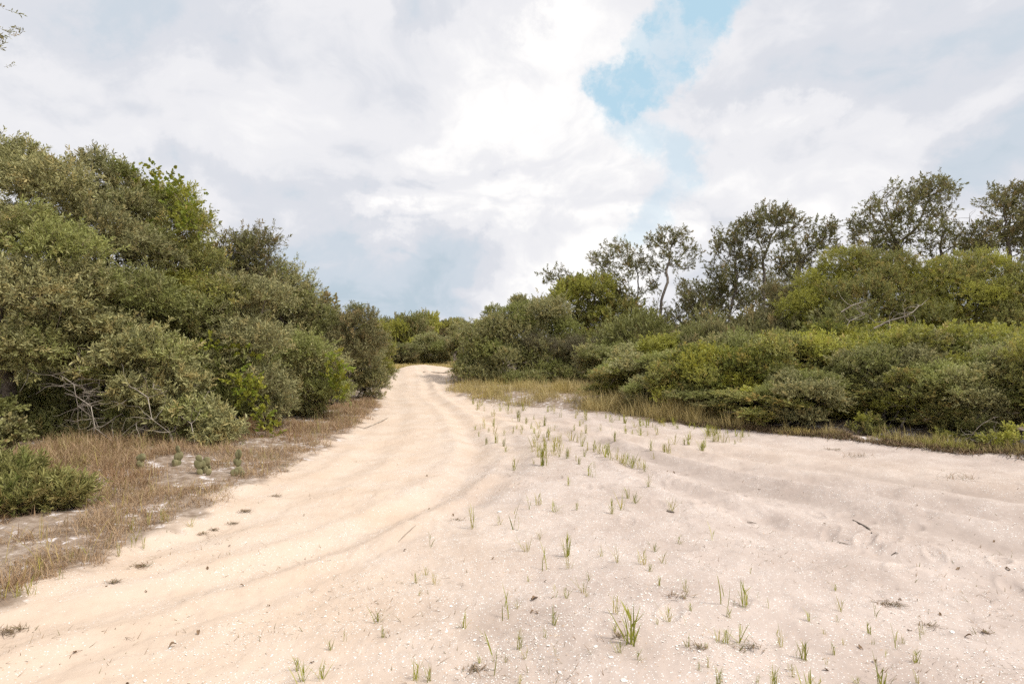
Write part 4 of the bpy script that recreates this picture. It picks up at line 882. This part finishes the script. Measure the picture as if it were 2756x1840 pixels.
# ================================================================== shoots of grass on the bare sand
def shoot_mesh(seed, nb, L, spread, wide=.0042, hue=.4):
    rng = np.random.default_rng(seed); N = nb; P = np.stack([rng.normal(0, .012, N), rng.normal(0, .012, N), np.zeros(N)-.01], -1)
    az_ = np.arange(N)*2.6 + rng.normal(0, .5, N); le = np.abs(rng.normal(spread, spread*.5, N)); H = L*rng.uniform(.4, 1.0, N)**.8; H[0] = L; le[0] *= .4
    V_, F_, T_ = blades(P, H, np.full(N, wide*.75)*rng.uniform(.7, 1.15, N), az_, le, rng.normal(.08, .2, N), rng, 4, np.stack([rng.random(N), np.clip(rng.random(N)*.6+hue-.3, 0, 1), rng.random(N)*.8], -1))
    Vs, Fs, Ts = [V_], [F_], [T_]; b = len(V_)
    # side leaves climbing one culm
    m_ = max(2, nb//2); t = rng.uniform(.15, .6, m_); P2 = np.stack([le[0]*t*L*.5*np.cos(az_[0]), le[0]*t*L*.5*np.sin(az_[0]), t*L*.9], -1)
    V_, F_, T_ = blades(P2, L*rng.uniform(.2, .42, m_), np.full(m_, wide*.7), rng.uniform(0, 6.28, m_), rng.uniform(.3, .9, m_), rng.normal(.1, .2, m_), rng, 4, np.stack([rng.random(m_), rng.random(m_)*.5+hue-.3, rng.random(m_)*.6], -1))
    return make_mesh('grass_shoot', np.concatenate([Vs[0], V_]), np.concatenate([Fs[0], F_+b]), None, np.concatenate([T_ if False else Ts[0], T_]), [M['sprout']])
SH = {'g': [shoot_mesh(600+k, 8+k % 3, .15, .45, .0048, .45) for k in range(6)],          # stout green
      't': [shoot_mesh(620+k, 2+k % 2, .17, .16, .0036, .45) for k in range(4)],          # single tall blade
      'y': [shoot_mesh(640+k, 8+k % 4, .14, .38, .0030, .85) for k in range(6)],          # fine, yellowing
      'd': [shoot_mesh(660+k, 16, .16, .22, .0034, .6) for k in range(3)]}                # dense tuft
KN = {'g': 'green', 't': 'slim upright', 'y': 'yellowing', 'd': 'dense'}
rng = np.random.default_rng(411); cnt = {}
def shoot(px, py, hpx, kind, label=None, group='grass shoots scattered over the sand'):
    X, Y = on_ground(px, py); me = SH[kind][rng.integers(0, len(SH[kind]))]; o = link('grass_shoot', me, loc=(X, Y, float(zf(X, Y))-.003), rz=rng.uniform(0, 6.28))
    h = hpx*.43593/FOC*Y; s = h/.15; o.scale = (s*rng.uniform(.7, 1.0), s*rng.uniform(.7, .95), s)
    if label is None:
        side = 'on the warm left track' if px < 1100 else ('on the greyish right track' if px > 1500+(py-1000)*.55 else 'on the shelly hump')
        size = 'tiny' if h < .07 else ('small' if h < .12 else ('middling' if h < .17 else 'tall'))
        far = 'very near' if py > 1440 else ('fairly near' if py > 1270 else ('halfway to the meadow' if py > 1110 else 'close to the meadow grass'))
        label = f'{size} {KN[kind]} grass shoot {side}, {far}'
        if py < 1110:
            mark = next(m_ for lim, m_ in ((1150, 'where the sand meets the meadow tip'), (1215, 'below the scrub oak nearest the track'), (1280, 'below the lichened pair'), (1345, 'below the leftmost skyline tree'), (1410, 'below the wide skyline tree'), (1480, 'below the slender skyline tree'), (1550, 'below the stunted dark tree'), (1630, 'below the rounded bush'), (9999, 'below the front hedge')) if px < lim)
            row = 'close to the grass' if py < 955 else ('in the upper band' if py < 985 else ('in the middle band' if py < 1015 else 'in the lower band'))
            label = f'{KN[kind]} grass shoot {row}, {mark}'
    tagp(o, label, 'grass shoot', group)
near = [(685, 1530, 45, 'g', 'three pronged green shoot, leftmost one in the near foreground'), (699, 1556, 55, 'g', 'leaning green shoot just right of the leftmost one'), (742, 1550, 55, 'g', 'upright green shoot third from the left in the near foreground'),
 (760, 1485, 38, 'g', 'spread out green shoot above the three near left ones'), (795, 1465, 40, 't', 'thin leaning shoot beside the spread out green one'), (868, 1422, 48, 'g', 'upper of two green shoots left of the shell bed'), (880, 1456, 32, 'g', 'lower of two green shoots left of the shell bed'),
 (955, 1552, 66, 'g', 'tall pronged green shoot at the bottom edge, left of its bushy neighbour'), (985, 1556, 42, 'g', 'bushy green shoot at the bottom edge'), (1000, 1336, 40, 'y'), (978, 1315, 30, 'y'), (955, 1332, 35, 'y'), (962, 1362, 22, 'y'), (988, 1252, 38, 't', 'lone slim blade at the left margin of the hump'),
 (1065, 1436, 48, 'g', 'stout green shoot with a bent side stem, centre of the near shell bed'), (1130, 1537, 115, 't', 'tallest green blade in the near foreground, low centre'), (1100, 1514, 28, 'g'), (1160, 1512, 30, 'y'), (1190, 1482, 50, 'g'), (1207, 1505, 34, 'y'),
 (1270, 1428, 48, 'g', 'green shoot with two leaves held out sideways'), (1275, 1500, 36, 't'), (1250, 1458, 30, 't'), (1297, 1366, 34, 'g', 'neat green shoot alone on smooth sand, centre right'), (1158, 1415, 78, 't', 'very thin tall stalk on the crest of the hump'), (1085, 1208, 62, 'y', 'tall V shaped yellow shoot on the hump, left of the slim green one'),
 (1145, 1200, 34, 'y'), (1178, 1212, 72, 't', 'slim green blade beside the V shaped yellow shoot'), (1213, 1166, 42, 't'), (1236, 1156, 44, 'y'), (1271, 1172, 34, 'g'), (1322, 1167, 26, 'g'), (1402, 1175, 42, 'd', 'dense green shoot halfway up the hump'), (1424, 1168, 48, 'y'), (1438, 1140, 34, 'g'), (1455, 1152, 36, 'g'),
 (1300, 1272, 62, 'd', 'bushy pale shoot in the middle of the hump'), (1210, 1262, 42, 'y'), (1236, 1232, 34, 'y'), (1247, 1304, 66, 't', 'single yellow stalk below the bushy pale shoot'), (1245, 1066, 62, 'd', 'bright yellow green tuft standing alone at the top of the hump'), (1380, 1272, 34, 'y'), (1415, 1286, 52, 'y', 'reddish V shaped shoot at the start of the right track'),
 (1474, 1290, 55, 'y', 'upright reddish yellow shoot right of the V shaped one'), (1490, 1306, 28, 'g'), (1520, 1288, 38, 'y'), (1500, 1262, 30, 'g'), (1556, 1243, 24, 'g'), (1510, 1338, 28, 'g'), (1633, 1236, 48, 't', 'slim green shoot alone on the right track'), (1537, 1168, 46, 'y'), (1486, 1114, 40, 'y'), (1449, 1072, 38, 'g'), (1478, 1080, 26, 'g'),
 (1415, 1402, 62, 'y', 'spreading shoot with one long stem, right of centre'), (1410, 1440, 30, 'g'), (1445, 1472, 118, 'g', 'tallest shoot right of centre, one broad blade with fine side stems'), (1462, 1506, 30, 'g'), (1530, 1420, 52, 'y', 'reddish upright shoot beside the small tangle of dead stems'), (1570, 1352, 42, 'y'), (1582, 1396, 26, 'g'), (1575, 1476, 36, 'g'),
 (1622, 1525, 40, 'y'), (1658, 1385, 88, 't', 'tallest slim shoot near the right track'), (1667, 1410, 34, 'g'), (1645, 1466, 44, 'y'), (1662, 1468, 46, 'g'), (1695, 1468, 60, 'g', 'green shoot leaning left, right of a close pair'), (1705, 1386, 62, 'g', 'bright shoot leaning left at the edge of the right track'),
 (1756, 1388, 36, 't'), (1780, 1476, 64, 'y', 'yellow spreading shoot with a curled dead leaf'), (1838, 1506, 56, 'd', 'dense green shoot, right foreground'), (1850, 1418, 36, 'g'), (1907, 1495, 32, 'g'), (1912, 1350, 22, 'g'), (1925, 1398, 42, 'y'), (1915, 1420, 28, 'y'), (1645, 1575, 62, 'd', 'dense shoot cut by the bottom edge, right of centre'), (1600, 1530, 30, 'y'),
 (1772, 1575, 68, 'd', 'largest dense shoot cut by the bottom edge'), (1732, 1560, 36, 'y'), (1850, 1576, 62, 'g'), (1812, 1545, 34, 'y'), (2014, 1576, 82, 'g', 'broad bladed shoot in the right corner of the foreground'), (2050, 1482, 58, 't', 'slim leaning shoot, right foreground'), (2025, 1500, 26, 't'), (2092, 1512, 44, 'g', 'rightmost leafy shoot in the foreground'), (1960, 1560, 26, 'g')]
for it in near: shoot(*it)
for q in range(34):
    px = rng.uniform(1180, 2120); shoot(px, rng.uniform(1290, 1570) if px < 1750 else rng.uniform(1400, 1575), rng.uniform(18, 44), rng.choice(list('yytg')))
# band of shoots towards the meadow
bandpts = []
for q in range(900):
    if len(bandpts) >= 150: break
    px = rng.uniform(1080, 1720); lo = np.interp(px, [1050, 1300, 1500, 1720], [915, 945, 965, 1000]); hi = np.interp(px, [1080, 1200, 1300, 1480, 1720], [1010, 1120, 1120, 1060, 1010]); py = lo + (hi-lo)*rng.random()**1.7
    bandpts.append((px, py))
for px, py in bandpts: shoot(px, py, rng.uniform(12, 29)*(1+(py-950)/260), rng.choice(list('ggyyytd')))
for q in range(16): shoot(1228+19*(q//4)+rng.uniform(-7, 7), 1044-11*(q % 4)+rng.uniform(-3, 3), rng.uniform(26, 44), 'y', ['leftmost', 'left hand', 'middle', 'right hand'][min(3, q//4)] + [' front', ' second', ' third', ' rear'][q % 4] + ' shoot of the thick cluster behind the lone bright tuft')
for q in range(14): px = 1310+q*13; shoot(px, 1012+q*5.2+rng.normal(0, 6), rng.uniform(26, 42), rng.choice(list('gyy')), ('first second third fourth fifth sixth seventh eighth ninth tenth eleventh twelfth thirteenth last'.split()[q]) + ' shoot from the left in the row edging the right track')
for q in range(22): py = rng.uniform(1180, 1400); shoot(left_px(py) if False else np.interp(py, [1130, 1250, 1390], [565, 335, 5]) + rng.uniform(-90, 20), py, rng.uniform(24, 60), rng.choice(list('yyt')), 'olive grass stalk at the edge of the left verge', 'stalks on the left verge')

# ================================================================== small things lying on the sand
rng = np.random.default_rng(420)
# shell fragments: uncountable
n = 60000; y = 1.9*(11/1.9)**(rng.random(n)**1.15); x = rng.uniform(-1.0, 1.0, n)*y*.98
wz, vz, sz_ = zone(x, y); keep = (rng.random(n) < np.clip(sz_*1.25-.12, .04, 1)**1.3*(1-vz)*(.12+1.1*sstep(fbm(x*1.7, y*1.7, 73, 4), .42, .60))) ; x, y = x[keep], y[keep]; n = len(x)
L = rng.lognormal(math.log(.0034), .42, n); a_ = rng.uniform(0, 6.28, n); P = np.stack([x, y, zf(x, y)+.0012+L*.25], -1)
ux = np.stack([np.cos(a_), np.sin(a_), rng.normal(0, .25, n)], -1)*L[:, None]; uy = np.stack([-np.sin(a_), np.cos(a_), rng.normal(0, .25, n)], -1)*(L*rng.uniform(.45, .85, n))[:, None]
V_ = np.stack([P-ux, P-uy, P+ux*.9+uy*.15, P+uy], 1); F_ = np.arange(4*n).reshape(n, 4); tn = np.where(rng.random(n) < .12, rng.uniform(.5, 1, n), rng.uniform(0, .3, n))
o = link('shell_fragments', make_mesh('shell_fragments', V_.reshape(-1, 3), F_, None, np.repeat(np.stack([tn]*3, -1), 4, 0), [M['shell']])); tagp(o, 'countless small white and tan shell fragments strewn over the sand', 'shell fragments', kind='stuff')
n = 11000; y = 2.2*(22/2.2)**rng.random(n); x = rng.uniform(-1, 1, n)*y; wz, vz, _s = zone(x, y); cl_ = fbm(x*1.1, y*1.1, 71, 4); keep = (vz < .6) & (cl_ > .53-.03*(x > 1)+rng.normal(0, .05, n)); x, y = x[keep], y[keep]; n = len(x)
field('dry_debris', 'fine dry leaf bits and straw scattered over the sand', 'debris', [M['litter']], 406, x, y, rng.uniform(.008, .035, n), rng.uniform(.0008, .0022, n), rng.normal(1.6, .6, n), rng.normal(.2, .4, n))
def dome(seed, L, W, H):
    rng = np.random.default_rng(seed); nu, nv = 14, 5; u_, v_ = np.meshgrid(np.arange(nu)*2*np.pi/nu, np.linspace(.02, 1, nv)); rad = 1+.12*np.cos(u_*2+seed)
    V_ = np.stack([np.cos(u_)*v_*L*rad, np.sin(u_)*v_*W*rad, H*(1-v_**2)+.0006*np.cos(u_*7)], -1).reshape(-1, 3)
    i_ = np.arange(nv-1)[:, None]*nu; j_ = np.arange(nu)[None]; F_ = np.stack([i_+j_, i_+(j_+1) % nu, i_+nu+(j_+1) % nu, i_+nu+j_], -1).reshape(-1, 4)[:, ::-1]
    mb = MB(); mb.add(V_, F_, (.06*seed % .25,)*3); return mb.mesh('shell', [M['shell']], True)
SM = [dome(k, .0105, .0085, .004) for k in range(4)]
for k, (px, py, s, lab) in enumerate([(1146, 1171, 1.9, 'white round shell beside a small shoot near the middle of the hump'), (1035, 1425, 1.0, 'white shell left of the stout green shoot'), (1024, 1443, .9, 'flat white shell below left of the stout green shoot'), (1110, 1580, 1, 'x'), (1033, 1573, 1.1, 'white oval shell near the bottom edge, left of centre'),
        (1079, 1573, .9, 'white oval shell near the bottom edge, close to the centre'), (1365, 1476, 1.2, 'white shell right of centre in the shell bed'), (1428, 1552, 1.5, 'large broken white shell at the bottom, right of centre'), (2177, 1443, 1.6, 'biggest white shell on the right track'), (1035, 1385, 1.2, 'white shell above the stout green shoot'),
        (1340, 1440, 1, 'small white shell beside the two leaved shoot'), (875, 1492, .9, 'white shell on the warm sand left of the bottom shoots'), (1400, 1500, 1, 'tan and white shell below the spreading shoot'), (2170, 1325, 1, 'white shell far out on the right track')]):
    if lab == 'x': continue
    X, Y = on_ground(px, py); o = link('shell', SM[k % 4], loc=(X, Y, float(zf(X, Y))+.0015), rz=k*1.3); o.scale = (s, s, s); tagp(o, lab, 'shell', 'larger shells on the sand')
def leafm(seed, L=.03, W=.009):
    rng = np.random.default_rng(seed); t = np.linspace(0, 1, 7); w = W*np.sin(np.pi*np.clip(t, .02, .98))**.7; z = .008+.010*np.sin(t*3+seed)
    V_ = np.stack([np.stack([(t-.5)*L, -w, z+w*.5], -1), np.stack([(t-.5)*L, 0*w, z-.002], -1), np.stack([(t-.5)*L, w, z+w*.5], -1)], 1).reshape(-1, 3)
    F_ = [[3*k, 3*k+1, 3*k+4, 3*k+3] for k in range(6)] + [[3*k+1, 3*k+2, 3*k+5, 3*k+4] for k in range(6)]
    mb = MB(); mb.add(V_, F_, (rng.random()*.6, 0.2, .1)); return mb.mesh('fallen_leaf', [M['litter']])
LM = [leafm(k) for k in range(6)]
lv = [(402, 1478, 1.6), (460, 1448, 1.3), (1545, 1083, 1.5), (2306, 1302, 1.8), (2192, 1301, 1.4), (2275, 1240, 1.1), (2180, 1238, 1), (2213, 1456, 1.4), (2150, 1405, 1), (2060, 1370, 1), (1968, 1480, 1.3), (1530, 1080, 1), (2000, 1512, 1), (620, 1386, 1), (180, 1490, 1.2), (720, 1512, 1), (1130, 1278, 1.2), (1040, 1180, 1.2), (1225, 1372, 1.6),
      (1220, 1400, 1), (1232, 1402, 1), (300, 1560, 1), (985, 1165, 1), (1250, 1330, 1), (1888, 1200, 1), (2100, 1165, 1), (2330, 1120, 1), (1740, 1120, 1.2), (2160, 1130, 1), (980, 1090, 1.2), (1290, 1095, 1), (530, 1250, 1), (480, 1300, 1.1), (340, 1350, 1), (250, 1340, 1), (560, 1340, 1.2), (700, 1180, 1), (930, 1260, 1.2), (1890, 1530, 1.2), (2080, 1440, 1)]
for k, (px, py, s) in enumerate(lv):
    X, Y = on_ground(px, py); o = link('fallen_leaf', LM[k % 6], loc=(X, Y, float(zf(X, Y))), rz=rng.uniform(0, 6.28)); o.scale = (s*.8,)*3
    z_ = 'left track' if px < 950 else ('right track' if px > 1500 else 'shelly hump')
    r_ = 'very near the viewer' if py > 1420 else ('in the middle foreground' if py > 1220 else 'in the middle distance')
    tagp(o, f'curled leaf on the {z_}, {r_}' if k not in (0, 3, 18) else {0: 'reddish brown oak leaf alone on the warm sand, lower left', 3: 'dark leaf near the right edge of the picture', 18: 'dark oblong leaf chip on the hump, centre'}[k], 'fallen leaf', 'fallen leaves on the sand')
def stick(label, pts, r, mat='bark', name='fallen_stick', lift=.004, cat='stick'):
    if pts is None: a0 = np.array(on_ground(970, 874)); W = a0 + np.array([[0, 0], [.5, .12], [1.0, .3], [1.6, .4], [2.1, .6]])
    else: W = np.array([[*on_ground(a, b)] for a, b in pts])
    z = np.array([float(zf(a, b)) for a, b in W])+r*.6+lift; P = np.column_stack([W, z]); o_ = P[0].copy(); mb = MB()
    rr_ = np.full(len(P), r); rr_[-1] *= .5; rr_[0] *= .7; V_, F_ = tube(P-o_, rr_, 6); mb.add(V_, F_); o = link(name, mb.mesh(name, [M[mat]], True), loc=tuple(o_)); tagp(o, label, cat, 'sticks on the sand'); return o
stick('dark forked looking stick on the right track, thicker at its near end', [(1953, 1191), (1968, 1199), (1980, 1205), (1990, 1211), (1996, 1219)], .007)
stick('long pale fallen branch lying across the far track', None, .035, 'dead')
stick('thin twig on the right track near the start of the ruts', [(1712, 1195), (1722, 1196), (1733, 1199)], .004)
stick('small twig left of the footprints on the right track', [(1918, 1240), (1930, 1243), (1942, 1246)], .0035)
stick('short dark stick beside the larger dark stick', [(2040, 1258), (2050, 1262), (2056, 1266)], .004)
stick('thin straw coloured twig at the edge of the left verge', [(890, 958), (862, 972), (835, 982)], .01, 'dead')
stick('long thin straw on the warm sand beside the left verge', [(955, 1203), (930, 1225), (915, 1240)], .003, 'dead')
stick('straight twig on the hump near the bottom edge', [(1218, 1371), (1225, 1369), (1233, 1367)], .006)
stick('grey wood chip beside the upright shoots on the hump', [(1528, 1170), (1535, 1172), (1545, 1174)], .010)
def clump(label, px, py, wpx, seed, n=70, mat='litter', Hh=.03):
    rng = np.random.default_rng(seed); X, Y = on_ground(px, py); w = wpx*.43593/FOC*Y*.5; P = np.stack([rng.normal(0, w*.55, n)+w*.3*np.sin(np.arange(n)*.37), rng.normal(0, w*.35, n), rng.uniform(-.002, .006, n)], -1)
    V_, F_, T_ = blades(P, rng.uniform(.15, .6, n)*max(Hh, w*.55), rng.uniform(.0012, .003, n), rng.uniform(0, 6.28, n), rng.normal(2.0, .9, n), rng.normal(.2, .4, n), rng, 4)
    o = link('dead_tuft', make_mesh('dead_tuft', V_, F_, None, T_, [M[mat]]), loc=(X, Y, float(zf(X, Y))+.002)); tagp(o, label, 'dead tuft', 'dead plant tufts on the sand')
for a_ in [('largest brown dead tuft beside the left verge, like a small nest', 328, 1295, 38, 1, 110), ('reddish brown tuft at the left edge of the picture', 35, 1443, 62, 2, 110), ('flat brown tuft below the nest like one', 268, 1332, 26, 3), ('brown tuft in the row along the verge, leftmost', 468, 1222, 22, 4),
           ('olive tuft second in the row along the verge', 495, 1213, 22, 5), ('reddish tuft third in the row along the verge', 537, 1198, 22, 6), ('green brown tuft last in the row along the verge', 567, 1170, 26, 7, 110), ('scattered brown bits near the verge, farthest up the track', 636, 1136, 28, 8),
           ('tangle of dead stems beside the reddish shoot on the hump', 1555, 1365, 56, 9, 60), ('wiry dead stems right of the yellow spreading shoot', 1720, 1478, 70, 10, 50), ('flat brown debris patch on the right track', 2035, 1382, 52, 11, 90), ('second debris patch down the right track', 2130, 1430, 40, 12, 50), ('pinkish dead stems at the bottom edge', 1088, 1530, 46, 13, 60),
           ('dark twiggy debris on the sand below the right hedge', 1965, 1045, 60, 14, 90), ('dead tuft left of the dark twiggy debris', 1908, 1030, 32, 15, 90), ('thin line of dry stems below the creeping shrub', 2190, 1095, 90, 16, 70), ('reddish dead stems left of the yellow spreading shoot', 1600, 1480, 30, 17, 40), ('small dead tuft far right in the track', 2250, 1445, 26, 18, 40), ('wiry dead stems at the foot of the tallest right shoot', 1420, 1455, 30, 19, 40),
           ('grey twig knot on the hump, left of the V shaped shoot', 1052, 1190, 26, 20, 50)]: clump(*a_)
# look-alikes that share a phrase are told apart by their order across the view
by = {}
for o in list(sc.objects):
    if o.parent is None and o.get('label') and o.get('group') and o.get('kind') is None: by.setdefault(o['label'], []).append(o)
ORD = 'first second third fourth fifth sixth seventh eighth ninth tenth eleventh twelfth thirteenth fourteenth fifteenth sixteenth seventeenth eighteenth nineteenth twentieth twenty-first twenty-second twenty-third twenty-fourth'.split()
for lab, os_ in by.items():
    if len(os_) < 2: continue
    os_.sort(key=lambda o: o.location.x/max(o.location.y, .1))
    for k, o in enumerate(os_):
        if len(lab.split()) <= 16 and k < len(ORD): o['label'] = lab.replace(' grass shoot', ' shoot').replace(', where the sand meets the meadow tip', ', at the meadow tip').replace(', below the scrub oak nearest the track', ', below the first right scrub oak') + (', leftmost' if k == 0 else (', rightmost' if k == len(os_)-1 else f', {ORD[k]} along'))
print('objects', len(bpy.data.objects), 'polys', sum(len(m_.polygons) for m_ in bpy.data.meshes))
